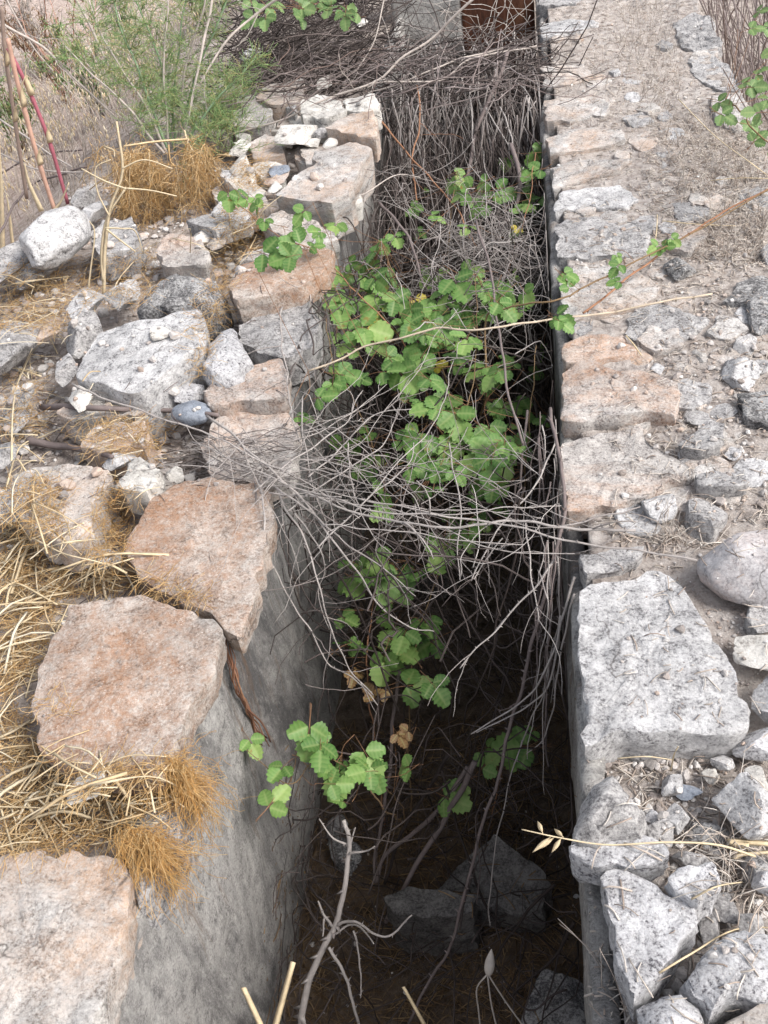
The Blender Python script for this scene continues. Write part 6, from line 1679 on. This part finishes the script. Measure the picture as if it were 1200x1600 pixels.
vine('shrub', 'green leafy shrub branch reaching in at the upper right edge', 'shrub', [P(1260, 260, .1), P(1200, 215, .25), P(1165, 185, .28), P(1135, 160, .25)],
     [(P(a + rng.uniform(-6, 6), b + rng.uniform(-6, 6), rng.uniform(.2, .35)), 0.8) for a, b in [(1140, 160), (1150, 185), (1165, 180), (1175, 200), (1185, 150), (1190, 170), (1195, 205), (1180, 125), (1195, 110), (1190, 85), (1200, 60), (1185, 215), (1200, 235), (1198, 20), (1190, 40), (1200, 140)]], 152, M_LEAFO, OLEAF)
rng = random.Random(153); mb = MB()
for k in range(300):
    b = np.array([rng.uniform(0.9, 1.7), rng.uniform(3.6, 6.6), -.75]); t = b + np.array([rng.gauss(-.1, .18), rng.gauss(0, .2), rng.uniform(.5, 1.0)])
    mb.tube(wiggle(spline([b, (b + t) / 2 + rv(rng, .06), t], 10), .02, 1200 + k, 4), rng.uniform(.0015, .004), 4)
tag(mb.build('dead_thicket', M_TWIGD), 'grey dead stems standing below the right side of the wall', 'thicket', kind='stuff')

# dry grass tufts growing on the right wall top
rng = random.Random(161); mb = MB()
for poly, n in (([(1020, 180), (1200, 200), (1200, 420), (1100, 400), (1040, 260)], 520), ([(960, 0), (1060, 0), (1060, 200), (980, 150)], 260), ([(860, 60), (1040, 60), (1040, 240), (870, 240)], 160), ([(420, 130), (460, 130), (460, 180), (430, 180)], 70), ([(1000, 760), (1080, 760), (1080, 860), (1000, 850)], 110), ([(1130, 1270), (1200, 1270), (1200, 1400), (1100, 1400)], 110), ([(930, 1480), (1000, 1560), (990, 1600), (950, 1600)], 14)):
    for _ in range(n):
        x, y = pick(rng, poly); p, nn = cast(x, y)
        if p is None or on_stone[0]: continue
        h = rng.uniform(.02, .09); l_ = rv(rng, .5); l_[2] = 0
        mb.tube(spline([p, p + np.array([0, 0, h * .7]) + l_ * h * .5, p + np.array([0, 0, h]) + l_ * h * 1.3], 5), np.linspace(.0010, .0005, 5), 3)
tag(mb.build('dry_grass', M_LITTER), 'thin dry grass tufts growing on the wall tops', 'grass', kind='stuff')

# ------------------------------------------------------------------ foreground bits
def stub(label, a, b, r, z0, z1):
    p0 = P(a[0], a[1], z0); p1 = P(b[0], b[1], z1)
    k_ = (-1.0 - p0[2]) / (p0[2] - p1[2]); foot = p0 + (p0 - p1) * min(k_, 3.0); foot[0] = min(max(foot[0], -0.66), -0.02); foot[2] = -1.0
    mb = MB(); pt = np.vstack([foot + (p0 - foot) * np.linspace(0, .9, 4)[:, None], p0 + (p1 - p0) * np.linspace(0, 1, 8)[:, None]])
    mb.ribbon(pt, r * np.linspace(1.1, .75, 12), up=(0, -1, .4), fold=.8); tag(mb.build('reed_stub', M_STRAWP), label, 'reed stub')
stub('left pale broken reed stub at the bottom edge', (425, 1640), (380, 1543), .0065, -.30, -.16)
stub('right pale broken reed stub at the bottom edge', (420, 1640), (458, 1503), .0060, -.30, -.13)
stub('short reed splinter at the bottom edge of the channel', (668, 1610), (630, 1542), .0045, -.55, -.45)
# dry bud on crooked stalks
bd = empty('dry_bud', P(800, 1620, -.7)); tag(bd, 'dry pointed bud on bent stalks at the bottom of the channel', 'seed head')
p0 = P(763, 1525, -.55); p1 = P(768, 1483, -.5)
mb = MB(); t = np.linspace(0, 1, 10); mb.tube(spline([p0, p1], 10), .012 * np.sin(np.pi * (t * .93 + .05)) ** .8 * (1.15 - .6 * t), 8); mb.build('bud', M_LITTER, bd)
for sp in ([(763, 1523, -.55), (790, 1565, -.62), (830, 1620, -.7)], [(760, 1524, -.55), (745, 1545, -.6), (748, 1580, -.68), (752, 1620, -.75)], [(762, 1525, -.55), (768, 1570, -.64), (780, 1620, -.72)]):
    mb = MB(); mb.tube(spline(px_cane(sp), 14), .0018, 5); mb.build('stalk', M_LITTER, bd)
# dry sprig with seed pods over the right edge
sg = empty('dry_sprig', P(1150, 1322, .06)); tag(sg, 'dry sprig with drooping seed pods reaching over the right channel edge', 'sprig')
stem = spline([P(1180, 1338, .05), P(1120, 1320, .10), P(1040, 1316, .11), P(950, 1320, .11), P(880, 1310, .12), P(815, 1296, .13)], 40)
mb = MB(); mb.tube(stem, np.linspace(.0020, .0009, 40), 5); mb.build('stem', M_STRAW, sg)
for (a, b), (c_, d) in [((878, 1308), (862, 1332)), ((868, 1307), (838, 1328)), ((880, 1308), (866, 1295)), ((848, 1302), (840, 1283)), ((862, 1306), (832, 1332))]:
    mb = MB(); q0 = P(a, b, .12); q1 = P(c_, d, .10); mb.tube(spline([q0, (q0 + q1) / 2, q1], 8), np.array([.0006, .0008, .0024, .0034, .0034, .0026, .0014, .0004]), 6); mb.build('seed_pod', M_STRAWP, sg)
